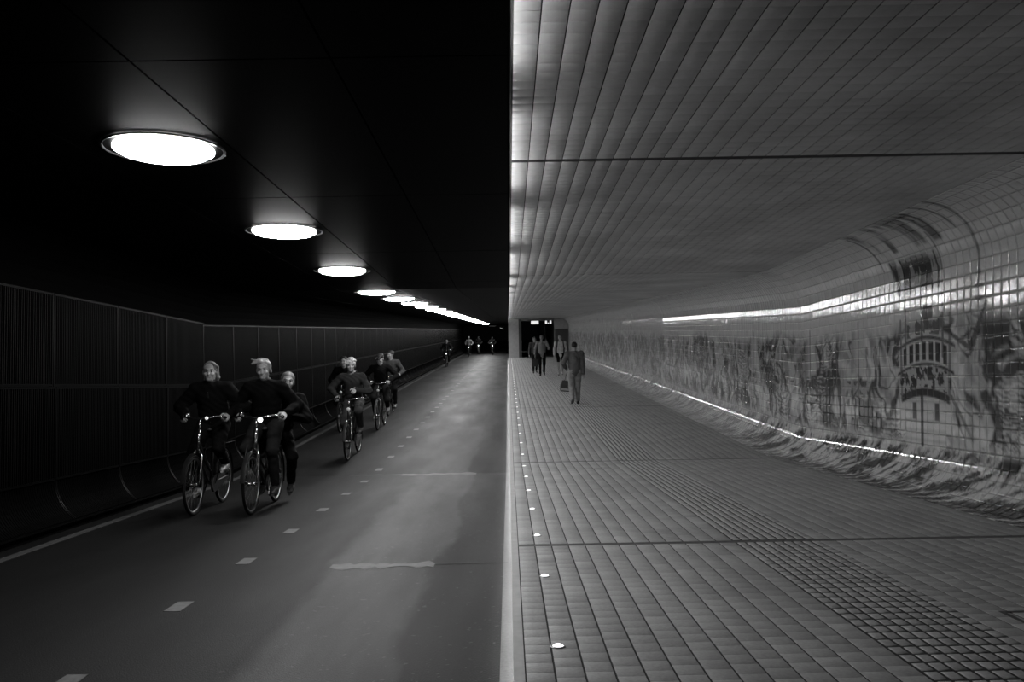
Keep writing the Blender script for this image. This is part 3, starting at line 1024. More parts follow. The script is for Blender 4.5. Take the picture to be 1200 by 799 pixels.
class Field:
    """signed distance field of rounded bones, meshed as one continuous surface"""
    def __init__(self, h):
        self.h = h; self.p = []

    def bone(self, a, b, ra, rb, k=0.03, sq=(1, 1, 1), cut=False):
        self.p.append(('b', np.array(a, float), np.array(b, float), ra, rb, k, np.array(sq, float), cut)); return self

    def blob(self, c, r, k=0.02, R=None, cut=False):
        r = np.array(r if hasattr(r, '__len__') else (r, r, r), float)
        self.p.append(('e', np.array(c, float), r, np.eye(3) if R is None else np.array(R), 0, k, None, cut)); return self

    def bounds(self):
        lo, hi = np.full(3, 1e9), np.full(3, -1e9)
        for q in self.p:
            if q[7]:
                continue
            if q[0] == 'b':
                r = max(q[3], q[4])
                for c in (q[1], q[2]):
                    lo = np.minimum(lo, c - r / q[6].clip(max=1)); hi = np.maximum(hi, c + r / q[6].clip(max=1))
            else:
                r = q[2].max(); lo = np.minimum(lo, q[1] - r); hi = np.maximum(hi, q[1] + r)
        return lo, hi

    def mesh(self, wrinkle=0.0, seed=0, clip=None):
        h = self.h
        lo, hi = self.bounds()
        lo = lo - 3 * h; hi = hi + 3 * h
        n = np.ceil((hi - lo) / h).astype(int) + 1
        ax = [lo[i] + np.arange(n[i]) * h for i in range(3)]
        D = np.full(n, 0.25)
        for q in self.p:
            if q[0] == 'b':
                _, a, b, ra, rb, k, sq, cut = q
                r = max(ra, rb) / min(1, sq.min())
                l2 = np.minimum(a, b) - r - 0.09; h2 = np.maximum(a, b) + r + 0.09
            else:
                _, c, rr, R, _, k, _, cut = q
                l2 = c - rr.max() - 0.09; h2 = c + rr.max() + 0.09
            i0 = np.clip(np.floor((l2 - lo) / h).astype(int), 0, n); i1 = np.clip(np.ceil((h2 - lo) / h).astype(int) + 1, 0, n)
            if (i1 <= i0).any():
                continue
            sl = tuple(slice(i0[i], i1[i]) for i in range(3))
            X, Y, Z = np.meshgrid(ax[0][sl[0]], ax[1][sl[1]], ax[2][sl[2]], indexing='ij')
            P = np.stack([X, Y, Z], -1)
            if q[0] == 'b':
                A = a * sq; Bv = b * sq - A; Q = P * sq - A
                t = np.clip((Q @ Bv) / max(1e-9, Bv @ Bv), 0, 1)
                d = np.linalg.norm(Q - t[..., None] * Bv, axis=-1) - (ra + (rb - ra) * t)
                d = d / max(1.0, sq.max())
            else:
                Q = (P - c) @ R
                k0 = np.linalg.norm(Q / rr, axis=-1); k1 = np.linalg.norm(Q / rr ** 2, axis=-1)
                d = k0 * (k0 - 1) / np.maximum(k1, 1e-6)
            if cut:
                D[sl] = -smin(-D[sl], d, k)
            else:
                D[sl] = smin(D[sl], d, k)
        if wrinkle:
            X, Y, Z = np.meshgrid(*ax, indexing='ij')
            D = D + wrinkle * (np.sin(X * 31 + 9 * np.sin(Z * 7 + seed) + seed) * np.sin(Z * 37 + 6 * np.sin(Y * 9 + X * 5)) + 0.5 * np.sin(Y * 43 + Z * 21 + seed))
        if clip is not None:
            for c, nrm in clip:
                X, Y, Z = np.meshgrid(*ax, indexing='ij')
                nrm = np.array(nrm, float); nrm /= np.linalg.norm(nrm)
                D = np.maximum(D, (X - c[0]) * nrm[0] + (Y - c[1]) * nrm[1] + (Z - c[2]) * nrm[2])
        return nets(D, lo, h)


def nets(D, lo, h):
    ins = D < 0
    a, b, c = D.shape
    cnt = np.zeros((a - 1, b - 1, c - 1)); acc = np.zeros((a - 1, b - 1, c - 1, 3))
    corners = [(i, j, k) for i in (0, 1) for j in (0, 1) for k in (0, 1)]
    sub = lambda M_, o: M_[o[0]:o[0] + a - 1, o[1]:o[1] + b - 1, o[2]:o[2] + c - 1]
    for p in corners:
        for ax in range(3):
            if p[ax]:
                continue
            q = list(p); q[ax] = 1
            d0, d1 = sub(D, p), sub(D, q)
            m_ = (d0 < 0) != (d1 < 0)
            t = np.where(m_, d0 / np.where(m_, d0 - d1, 1), 0)
            cnt += m_
            for x in range(3):
                acc[..., x] += np.where(m_, p[x] + (t if x == ax else 0), 0)
    act = cnt > 0
    idx = np.full(act.shape, -1); idx[act] = np.arange(act.sum())
    g = np.argwhere(act)
    V = (acc[act] / cnt[act][:, None] + g) * h + lo
    F = []
    for ax in range(3):
        u, v = [(1, 2), (2, 0), (0, 1)][ax]
        s0 = [slice(None)] * 3; s1 = [slice(None)] * 3
        s0[ax] = slice(0, -1); s1[ax] = slice(1, None)
        A, B = ins[tuple(s0)], ins[tuple(s1)]
        e = np.argwhere(A != B)
        if not len(e):
            continue
        flip = A[tuple(e.T)]
        ok = (e[:, u] > 0) & (e[:, v] > 0) & (e[:, u] < D.shape[u] - 1) & (e[:, v] < D.shape[v] - 1)
        e, flip = e[ok], flip[ok]
        du = np.zeros(3, int); du[u] = 1; dv = np.zeros(3, int); dv[v] = 1
        Q = np.stack([idx[tuple((e - du - dv).T)], idx[tuple((e - dv).T)], idx[tuple(e.T)], idx[tuple((e - du).T)]], 1)
        F.append(np.where(flip[:, None], Q, Q[:, ::-1]))
    return V, np.concatenate(F) if F else np.zeros((0, 4), int)


def emit_field(f, name, material, parent, **kw):
    V, F = f.mesh(**kw)
    return link(name, mesh_np(name, V, F, smooth=True), parent, material)


def rotm(yaw=0, pitch=0, roll=0):
    cy, sy, cp, sp, cr, sr = math.cos(yaw), math.sin(yaw), math.cos(pitch), math.sin(pitch), math.cos(roll), math.sin(roll)
    Rz = np.array([[cy, -sy, 0], [sy, cy, 0], [0, 0, 1]]); Rx = np.array([[1, 0, 0], [0, cp, -sp], [0, sp, cp]]); Ry = np.array([[cr, 0, sr], [0, 1, 0], [-sr, 0, cr]])
    return Rz @ Rx @ Ry


def ik(a, c, l1, l2, pole):
    a, c, pole = (np.array(q, float) for q in (a, c, pole))
    v = c - a; d = np.linalg.norm(v)
    if d > (l1 + l2) * 0.999:
        c = a + v / d * (l1 + l2) * 0.999; v = c - a; d = np.linalg.norm(v)
    u = v / d
    x = (l1 * l1 - l2 * l2 + d * d) / (2 * d)
    y = math.sqrt(max(0, l1 * l1 - x * x))
    p = pole - u * (pole @ u); p /= np.linalg.norm(p)
    return a + u * x + p * y, c


SKIN = 0.17


def hand_bones(f, wrist, d, palm, side, curl, sc=1.0):
    """palm and five fingers; d along the hand, palm = direction the palm faces, side = towards the thumb"""
    d = np.array(d, float); d /= np.linalg.norm(d)
    palm = np.array(palm, float); palm -= d * (palm @ d); palm /= np.linalg.norm(palm)
    sd = np.array(side, float); sd -= d * (sd @ d) + palm * (sd @ palm); sd /= np.linalg.norm(sd)
    w_ = np.array(wrist, float)
    f.bone(w_ - d * 0.05, w_ + d * 0.01, 0.027 * sc, 0.026 * sc, 0.012)
    for q in (-1, -0.33, 0.33, 1):
        f.bone(w_ + d * 0.015 + sd * q * 0.018, w_ + d * 0.085 + sd * q * 0.029, 0.015 * sc, 0.0125 * sc, 0.012)
    for q, ln in ((1, 0.070), (0.33, 0.080), (-0.33, 0.074), (-1, 0.058)):
        p = w_ + d * 0.085 + sd * q * 0.029
        ang = 0.0
        for seg, fr in enumerate((0.45, 0.32, 0.23)):
            ang += curl * (0.55, 1.0, 0.8)[seg]
            dr = d * math.cos(ang) + palm * math.sin(ang)
            p2 = p + dr * ln * fr
            f.bone(p, p2, (0.0105 - 0.001 * seg) * sc, (0.0098 - 0.001 * seg) * sc, 0.004)
            p = p2
    p = w_ + d * 0.02 + sd * 0.022
    d1 = d * 0.6 + sd * 0.75 + palm * 0.25; d1 /= np.linalg.norm(d1)
    p2 = p + d1 * 0.045
    d2 = d * 0.75 + sd * 0.2 + palm * (0.3 + 0.5 * min(curl, 1)); d2 /= np.linalg.norm(d2)
    f.bone(p, p2, 0.015 * sc, 0.0115 * sc, 0.008); f.bone(p2, p2 + d2 * 0.034, 0.0115 * sc, 0.009 * sc, 0.004)


def person(label, group, J, st, loc, rot, fine=1.0):
    """J: joint positions; st: clothing. Faces -Y."""
    root = empty('person', loc, rot)
    tag(root, label, 'person', group)
    g = {k: np.array(v, float) for k, v in J.items() if k not in ('head_rot', 'hand_dir', 'curl')}
    R = rotm(*J.get('head_rot', (0, 0, 0)))
    hc = g['head']
    skin = grey(st.get('skin', SKIN), 0.55, 0.3, var=0.06, vs=30, kind='skin')
    bw = st.get('bulk', 1.0)
    hp = lambda p: hc + R @ np.array(p, float)
    # ---- body: limbs and trunk coarse, head and hands fine, one mesh
    f = Field(0.014 * fine)
    f.bone(g['pelvis'], g['chest'], 0.115 * bw, 0.125 * bw, 0.05, (1, 1.35, 1))
    f.bone(g['chest'], g['neck'], 0.11, 0.055, 0.05)
    for s_ in 'lr':
        f.bone(g['chest'] * 0.3 + g['sh' + s_] * 0.7, g['sh' + s_], 0.06, 0.05, 0.04)
        f.bone(g['sh' + s_], g['el' + s_], 0.045, 0.037, 0.02); f.bone(g['el' + s_], g['ha' + s_], 0.036, 0.026, 0.02)
        f.bone(g['hip' + s_], g['kn' + s_], 0.078, 0.052, 0.04); f.bone(g['kn' + s_], g['an' + s_], 0.052, 0.034, 0.02)
        mid = g['kn' + s_] * 0.68 + g['an' + s_] * 0.32
        f.blob(mid + np.array([0, 0.015, 0]), (0.05, 0.05, 0.08), 0.03)
    f.bone(g['neck'], hp((0, 0.015, -0.05)), 0.055, 0.052, 0.03)
    V1, F1 = f.mesh()
    f = Field(0.0065 * max(1, fine * 0.9))
    f.blob(hp((0, 0.018, 0.035)), (0.076, 0.094, 0.085), 0.02, R)
    f.blob(hp((0, -0.028, -0.028)), (0.060, 0.066, 0.086), 0.03, R)
    f.blob(hp((0, -0.062, -0.088)), (0.030, 0.026, 0.024), 0.03, R)
    f.bone(hp((-0.030, -0.083, 0.030)), hp((0.030, -0.083, 0.030)), 0.010, 0.010, 0.012)
    f.blob(hp((-0.032, -0.098, 0.010)), 0.015, 0.010, cut=True); f.blob(hp((0.032, -0.098, 0.010)), 0.015, 0.010, cut=True)
    f.bone(hp((0, -0.090, 0.016)), hp((0, -0.112, -0.024)), 0.008, 0.014, 0.010)
    f.blob(hp((0.040, -0.072, -0.025)), (0.022, 0.018, 0.018), 0.02); f.blob(hp((-0.040, -0.072, -0.025)), (0.022, 0.018, 0.018), 0.02)
    f.bone(hp((-0.018, -0.088, -0.055)), hp((0.018, -0.088, -0.055)), 0.008, 0.008, 0.008)
    for sx in (-1, 1):
        f.blob(hp((sx * 0.077, 0.012, -0.006)), (0.011, 0.021, 0.032), 0.008, R)
    f.bone(hp((0, 0.02, -0.06)), g['neck'], 0.052, 0.056, 0.03)
    V2, F2 = f.mesh()
    VV, FF, off = [V1, V2], [F1, F2 + len(V1)], len(V1) + len(V2)
    for s_, sx in (('l', -1), ('r', 1)):
        f = Field(0.0055 * max(1, fine * 0.9))
        dr = np.array(J.get('hand_dir', {}).get(s_, g['ha' + s_] - g['el' + s_]), float)
        cu = J.get('curl', {}).get(s_, 0.45)
        pl = np.array(J.get('palm', {}).get(s_, (-sx * 0.6, 0, -0.8))) if abs(dr[2]) < 0.8 * np.linalg.norm(dr) else np.array((-sx, 0.15, 0))
        sd = np.array((-sx, 0, 0.2)) if abs(dr[2]) < 0.8 * np.linalg.norm(dr) else np.array((0, -1, 0))
        hand_bones(f, g['ha' + s_], dr, pl, sd, cu)
        V, F = f.mesh()
        VV.append(V); FF.append(F + off); off += len(V)
    body = link('body', mesh_np('body', np.concatenate(VV), np.concatenate(FF), smooth=True), root, skin)
    # ---- face details
    dk = grey(0.02, 0.2, 0.5, kind='eye')
    for sx in (-1, 1):
        MB().lathe([(0.0001, -0.011), (0.008, -0.008), (0.0115, 0), (0.008, 0.008), (0.0001, 0.011)], 8, c=tuple(hp((sx * 0.032, -0.083, 0.010)))).build('eye', dk, root, True)
        if fine < 1.4:
            MB().tube([tuple(hp((sx * 0.016, -0.095, 0.034))), tuple(hp((sx * 0.034, -0.092, 0.038))), tuple(hp((sx * 0.050, -0.080, 0.033)))], 0.0045, 5).build('eyebrow', grey(st['hair'] * 0.6, kind='hair'), root)
    if fine < 1.4:
        MB().tube([tuple(hp((-0.022, -0.091, -0.055))), tuple(hp((0, -0.097, -0.056))), tuple(hp((0.022, -0.091, -0.055)))], 0.004, 5).build('mouth', grey(0.16, kind='skin'), root)
    # ---- hair or cap
    hm = grey(st['hair'], 0.6, 0.3, var=0.35, vs=60, kind='hair')
    f = Field(0.008 * fine)
    style = st.get('style', 'short')
    if style != 'bald':
        f.blob(hp((0, 0.028, 0.045)), (0.084, 0.098, 0.090), 0.02, R)
        if style == 'long':
            f.bone(hp((0.078, 0.02, 0.05)), hp((0.092, 0.03, -0.06)), 0.024, 0.022, 0.02); f.bone(hp((0.092, 0.03, -0.06)), hp((0.078, 0.05, -0.135)), 0.022, 0.012, 0.02)
            f.bone(hp((0.03, -0.055, 0.105)), hp((0.085, -0.01, 0.07)), 0.016, 0.018, 0.015)
            f.bone(hp((0.01, 0.10, 0.02)), hp((0.02, 0.09, -0.10)), 0.04, 0.03, 0.03)
        if style == 'blown':
            for q in range(11):
                a = q * 0.62
                st0_ = (0.05 * math.cos(a), 0.01 + 0.05 * math.sin(a), 0.115 - 0.002 * q)
                e_ = (st0_[0] - 0.05 - 0.02 * (q % 3), st0_[1] + 0.01, st0_[2] + 0.020 + 0.012 * (q % 2))
                f.bone(hp(st0_), hp(e_), 0.018, 0.006, 0.012)
            f.bone(hp((-0.02, -0.05, 0.11)), hp((-0.125, -0.05, 0.088)), 0.024, 0.008, 0.02)
            f.bone(hp((-0.03, -0.03, 0.12)), hp((-0.115, -0.03, 0.112)), 0.020, 0.007, 0.02)
            f.bone(hp((0.07, 0.0, 0.07)), hp((0.085, 0.01, -0.03)), 0.026, 0.016, 0.03)
        if style == 'curly':
            rr = random.Random(3)
            for q in range(46):
                a = rr.uniform(0, 6.28); b = rr.uniform(-0.1, 1.4)
                f.blob(hp((0.088 * math.cos(a) * math.cos(b), 0.025 + 0.10 * math.sin(a) * math.cos(b), 0.04 + 0.092 * math.sin(b))), 0.024, 0.012)
        # keep the face free
        f.blob(hp((0, -0.098, -0.030)), (0.071, 0.062, 0.098), 0.008, R, cut=True)
        if style == 'long':
            f.blob(hp((-0.10, -0.02, -0.06)), (0.055, 0.10, 0.09), 0.01, R, cut=True)
        if style in ('short', 'curly'):
            f.blob(hp((0, -0.01, -0.10)), (0.12, 0.12, 0.085), 0.008, R, cut=True)
        if style == 'long' and st.get('receding'):
            f.blob(hp((-0.012, -0.095, 0.045)), (0.078, 0.078, 0.098), 0.01, R, cut=True)
        emit_field(f, 'hair', hm, root, wrinkle=0.003, seed=1)
    if st.get('cap'):
        f = Field(0.008 * fine)
        f.blob(hp((0, 0.015, 0.060)), (0.094, 0.110, 0.075), 0.02, R)
        f.blob(hp((0, 0.015, -0.03)), (0.16, 0.16, 0.075), 0.004, R, cut=True)
        f.bone(hp((-0.04, -0.09, 0.052)), hp((-0.04, -0.165, 0.036)), 0.022, 0.02, 0.02, (1, 1, 1)); f.bone(hp((0.04, -0.09, 0.052)), hp((0.04, -0.165, 0.036)), 0.022, 0.02, 0.02)
        f.bone(hp((-0.045, -0.13, 0.044)), hp((0.045, -0.13, 0.044)), 0.022, 0.022, 0.02)
        emit_field(f, 'cap', grey(st['cap'], kind='cloth'), root)
    # ---- trousers
    tm = grey(st['trousers'], 0.8, 0.03, var=0.2, vs=10, kind='cloth')
    f = Field(0.012 * fine)
    tw = st.get('leg_width', 1.0)
    f.bone(g['pelvis'] + np.array([0, 0, 0.06]), g['pelvis'] + np.array([0, 0, -0.01]), 0.135 * bw, 0.14 * bw, 0.04, (1, 1.25, 1))
    clip = None
    for s_ in 'lr':
        kn, an = g['kn' + s_], g['an' + s_]
        f.bone(g['hip' + s_], kn, 0.097 * bw, 0.070 * tw, 0.04)
        if not st.get('shorts'):
            f.bone(kn, an + (kn - an) * 0.05, 0.068 * tw, 0.054 * tw, 0.03)
    if st.get('shorts'):
        zc = 0.5 * (g['knl'][2] + g['knr'][2]) + 0.06
        clip = [((0, 0, zc), (0, 0, -1))]
    emit_field(f, 'trousers', tm, root, wrinkle=0.0045, seed=st.get('seed', 2), clip=clip)
    # ---- shoes
    for s_ in 'lr':
        an = g['an' + s_]; td = np.array(J.get('toe', {}).get(s_, (0, -1, -0.12)), float); td /= np.linalg.norm(td)
        f = Field(0.009 * fine)
        heel = an + np.array([0, 0, -0.055]) - td * 0.045
        f.bone(heel, heel + td * 0.10, 0.036, 0.040, 0.02); f.bone(heel + td * 0.10, heel + td * 0.20 + np.array([0, 0, -0.006]), 0.042, 0.030, 0.03, (1, 1, 1.25))
        f.bone(an, heel + np.array([0, 0, 0.01]) + td * 0.03, 0.040, 0.040, 0.03)
        sh = emit_field(f, 'shoe', grey(st['shoes'], 0.5, 0.4, kind='leather'), root)
        so = MB().tube([tuple(heel + np.array([0, 0, -0.030]) - td * 0.03), tuple(heel + td * 0.10 + np.array([0, 0, -0.034])), tuple(heel + td * 0.225 + np.array([0, 0, -0.026]))], [0.028, 0.034, 0.018], 8)
        so.build('sole', grey(st.get('sole', 0.03), kind='leather'), sh)
    # ---- jacket
    jm = st.get('jacket_mat') or grey(st['jacket'], 0.85, 0.03, var=0.25, vs=9, kind='cloth')
    f = Field(0.012 * fine)
    low = g['pelvis'] + np.array([0, 0, st.get('hem', -0.02)])
    f.bone(low, g['pelvis'] * 0.5 + g['chest'] * 0.5, 0.155 * bw, 0.15 * bw, 0.05, (1, 1.28, 1)); f.bone(g['pelvis'] * 0.5 + g['chest'] * 0.5, g['chest'], 0.15 * bw, 0.165 * bw, 0.05, (1, 1.25, 1))
    f.bone(g['shl'], g['shr'], 0.078, 0.078, 0.06); f.bone(g['chest'] + np.array([0, 0.02, 0]), g['neck'] + np.array([0, 0.01, -0.02]), 0.12, 0.068, 0.05)
    aw = st.get('arm_width', 1.0)
    for s_ in 'lr':
        wr = g['ha' + s_]; el = g['el' + s_]
        f.bone(g['sh' + s_], el, 0.074 * aw, 0.062 * aw, 0.03); f.bone(el, wr + (el - wr) * 0.10, 0.061 * aw, 0.046 * aw, 0.03)
    # collar opening
    f.blob(g['neck'] + np.array([0, -0.035, 0.075]), (0.058, 0.060, 0.07), 0.01, cut=True)
    jk = emit_field(f, 'jacket', jm, root, wrinkle=0.006, seed=st.get('seed', 2) + 3)
    if st.get('collar'):
        MB().lathe([(0.072, 0.0), (0.078, 0.02), (0.070, 0.055), (0.064, 0.05), (0.066, 0.0)], 16, c=tuple(g['neck'] + np.array([0, 0.012, 0.0]))).build('collar', grey(st['collar'], 0.8, kind='cloth'), jk, True)
    if st.get('zip'):
        a_ = g['chest'] + np.array([0, -0.165 * bw * 0.8 - 0.012, 0.04]); b_ = low + np.array([0, -0.155 * bw * 0.78 - 0.01, 0.02])
        MB().tube([tuple(a_), tuple(b_)], 0.006, 5).build('zip', grey(st['zip'], 0.3, 0.5, 0.5, kind='metal'), jk)
    return root, g


# ================================================================ BICYCLES
WR = 0.345
tyre_me = MB().lathe([(WR - 0.018 + 0.018 * math.cos(a), 0.018 * math.sin(a)) for a in np.linspace(0, 2 * math.pi, 9)[:-1]], 40, 'x', closed=True).mesh('tyre', True)
rim_me = MB().lathe([(WR - 0.034, -0.011), (WR - 0.030, 0.011), (WR - 0.050, 0.009), (WR - 0.050, -0.009)], 40, 'x', closed=True).mesh('rim', True)
_sp = MB()
for q in range(28):
    a = 2 * math.pi * q / 28; sx = 0.03 if q % 2 else -0.03
    b = a + (0.35 if q % 4 < 2 else -0.35)
    _sp.tube([(sx, 0.022 * math.cos(b), 0.022 * math.sin(b)), (0, (WR - 0.045) * math.cos(a), (WR - 0.045) * math.sin(a))], 0.0016, 4, False)
spoke_me = _sp.mesh('spokes')
hub_me = MB().lathe([(0.0, -0.05), (0.012, -0.05), (0.028, -0.035), (0.018, -0.02), (0.018, 0.02), (0.028, 0.035), (0.012, 0.05), (0.0, 0.05)], 14, 'x').mesh('hub', True)
rubber = grey(0.003, 0.7, 0.1, kind='rubber')
chrome = grey(0.30, 0.22, 0.5, 1.0, kind='metal')
alu = grey(0.20, 0.35, 0.5, 1.0, kind='metal')
for me, mm in ((tyre_me, rubber), (rim_me, alu), (spoke_me, alu), (hub_me, chrome)):
    me.materials.append(mm)


def bicycle(label, loc, rot, paint=0.006, lamp='head_dim', lamp_at=(0, -0.42, 0.93), pedal=0.5, frame='step', rack_front=False, bright_head=False, bars=0.27, lens=1.0):
    root = empty('bicycle', loc, rot)
    tag(root, label, 'bicycle', 'bicycles on the cycle road')
    pm_ = grey(paint, 0.3, 0.2, kind='paint')
    for yy in (-0.55, 0.55):
        wq = empty('wheel', (0, yy, WR)); wq.parent = root
        link('tyre', tyre_me, wq); link('rim', rim_me, wq); link('hub', hub_me, wq)
        link('spokes', spoke_me, wq)['kind'] = 'stuff'
        # mudguard
        g_ = [(0, yy + (WR + 0.022) * math.cos(a), WR + (WR + 0.022) * math.sin(a)) for a in (np.linspace(0.55, 3.0, 14) if yy < 0 else np.linspace(-0.35, 2.6, 16))]
        mb = MB()
        for k in range(len(g_)):
            p = g_[k]
            mb.v += [(-0.026, p[1], p[2] - 0.008), (0, p[1], p[2]), (0.026, p[1], p[2] - 0.008)]
        for k in range(len(g_) - 1):
            mb.f += [(3 * k, 3 * k + 1, 3 * k + 4, 3 * k + 3), (3 * k + 1, 3 * k + 2, 3 * k + 5, 3 * k + 4)]
        mb.build('mudguard', pm_, root, True)
    # frame
    hd0, hd1 = (0, -0.36, 0.92), (0, -0.41, 0.74)
    bb = (0, 0.06, 0.29); st_ = (0, 0.17, 0.80); ax = 0.55
    mb = MB()
    mb.tube([(0, -0.355, 0.95), hd1], 0.021, 8)
    if frame == 'step':
        mb.tube([hd1, (0, -0.22, 0.50), (0, -0.05, 0.34), bb], 0.019, 8); mb.tube([(0, -0.375, 0.86), (0, -0.18, 0.60), (0, 0.02, 0.46), (0, 0.095, 0.45)], 0.015, 8)
    else:
        mb.tube([hd1, bb], 0.018, 8); mb.tube([(0, -0.37, 0.88), (0, 0.165, 0.78)], 0.016, 8)
    mb.tube([bb, st_], 0.018, 8)
    for sx in (-1, 1):
        mb.tube([bb, (sx * 0.05, 0.20, 0.315), (sx * 0.062, ax, WR)], 0.010, 6); mb.tube([(0, 0.15, 0.74), (sx * 0.05, 0.24, 0.68), (sx * 0.062, ax, WR)], 0.009, 6)
    mb.build('frame', pm_, root, True)
    fm = chrome if bright_head else pm_
    mb = MB().tube([hd1, (0, -0.415, 0.73)], 0.022, 8)
    for sx in (-1, 1):
        mb.tube([(sx * 0.02, -0.415, 0.725), (sx * 0.055, -0.43, 0.67), (sx * 0.06, -0.49, 0.48), (sx * 0.06, -0.55, WR)], [0.015, 0.014, 0.012, 0.010], 7)
    mb.build('fork', fm, root, True)
    if bright_head:
        MB().tube([(0, -0.352, 0.96), (0, -0.372, 0.88), (0, -0.412, 0.735)], 0.0235, 8).build('head_tube', chrome, root, True)
    # bars
    mb = MB().tube([(0, -0.355, 0.95), (0, -0.33, 1.09)], 0.012, 8)
    pts = [(-bars, -0.12, 1.09), (-bars - 0.005, -0.22, 1.10), (-bars + 0.06, -0.31, 1.115), (-0.09, -0.345, 1.10), (0, -0.345, 1.09), (0.09, -0.345, 1.10), (bars - 0.06, -0.31, 1.115), (bars + 0.005, -0.22, 1.10), (bars, -0.12, 1.09)]
    mb.tube(pts, 0.011, 8)
    hb = mb.build('handlebar', chrome, root, True)
    for sx in (-1, 1):
        MB().tube([(sx * bars, -0.11, 1.089), (sx * (bars + 0.004), -0.21, 1.099)], 0.017, 8).build('grip', rubber, hb, True)
    MB().tube([(bars - 0.02, -0.30, 1.10), (bars - 0.035, -0.24, 1.09), (bars - 0.03, -0.16, 1.07)], 0.005, 5).build('brake_lever', chrome, hb)
    MB().lathe([(0.0001, 0.045), (0.018, 0.042), (0.028, 0.02), (0.028, 0.0)], 12, c=(-bars + 0.09, -0.325, 1.115)).build('bell', chrome, hb, True)
    # saddle
    f = Field(0.011)
    f.bone((0, 0.02, 0.945), (0, 0.20, 0.945), 0.025, 0.06, 0.03, (1, 1, 1.6)); f.bone((-0.05, 0.25, 0.95), (0.05, 0.25, 0.95), 0.055, 0.055, 0.04, (1, 1, 1.5))
    emit_field(f, 'saddle', grey(0.02, 0.5, 0.4, kind='leather'), root)
    MB().tube([st_, (0, 0.195, 0.915)], 0.013, 7).build('seat_post', chrome, root, True)
    # crank, pedals, chain guard
    cr = empty('crank', bb); cr.parent = root
    for sx, ph in ((-1, pedal), (1, pedal + math.pi)):
        py, pz = 0.165 * math.cos(ph), 0.165 * math.sin(ph)
        MB().tube([(sx * 0.05, 0, 0), (sx * 0.065, py, pz)], 0.010, 6).build('crank_arm', chrome, cr)
        MB().box((min(sx * 0.075, sx * 0.165), py - 0.04, pz - 0.012), (max(sx * 0.075, sx * 0.165), py + 0.04, pz + 0.012)).build('pedal', rubber, cr)
    prof_ = [(0.075, 0.0)] + []
    mb = MB()
    ring = [(0.055, 0.06 + 0.10 * math.cos(a), 0.29 + 0.10 * math.sin(a)) for a in np.linspace(math.pi / 2, 3 * math.pi / 2, 9)] + [(0.055, 0.55 + 0.055 * math.cos(a), WR + 0.055 * math.sin(a)) for a in np.linspace(-math.pi / 2, math.pi / 2, 9)]
    n = len(ring)
    mb.v = ring + [(0.03, p[1], p[2]) for p in ring]
    mb.f = [tuple(range(n)), tuple(range(2 * n - 1, n - 1, -1))] + [(k, n + k, n + (k + 1) % n, (k + 1) % n) for k in range(n)]
    mb.build('chain_guard', pm_, root)
    # carrier
    mb = MB()
    for sx in (-0.06, 0.06):
        mb.tube([(sx * 0.3, 0.20, 0.74), (sx, 0.32, 0.755), (sx, 0.86, 0.755)], 0.006, 5)
        mb.tube([(sx * 1.05, 0.55, WR), (sx * 1.1, 0.62, 0.755)], 0.005, 5)
    for yy in (0.36, 0.52, 0.68, 0.85):
        mb.tube([(-0.06, yy, 0.755), (0.06, yy, 0.755)], 0.005, 5)
    mb.build('carrier', rubber, root)
    if rack_front:
        mb = MB()
        for sx in (-1, 1):
            mb.tube([(sx * 0.065, -0.55, WR), (sx * 0.075, -0.62, 0.52), (sx * 0.06, -0.50, 0.78)], 0.006, 5)
        mb.tube([(-0.072, -0.56, 0.36), (0.072, -0.56, 0.36)], 0.007, 5)
        mb.build('front_stay', chrome, root)
    # lamp
    hl = MB().lathe([(0.012 * lens, 0.05), (0.030 * lens, 0.03), (0.036 * lens, 0.0), (0.036 * lens, -0.004)], 14, 'y', c=lamp_at).build('headlamp', rubber, root, True)
    MB().lathe([(0.0001, -0.012), (0.020 * lens, -0.010), (0.033 * lens, -0.003), (0.034 * lens, 0.0)], 14, 'y', c=(lamp_at[0], lamp_at[1] - 0.003, lamp_at[2])).build('lens', M[lamp], hl, True)
    MB().tube([(lamp_at[0], lamp_at[1] + 0.03, lamp_at[2]), (lamp_at[0] * 0.6, -0.365, min(lamp_at[2] - 0.01, 1.08))], 0.006, 5).build('bracket', chrome, hl)
    return root


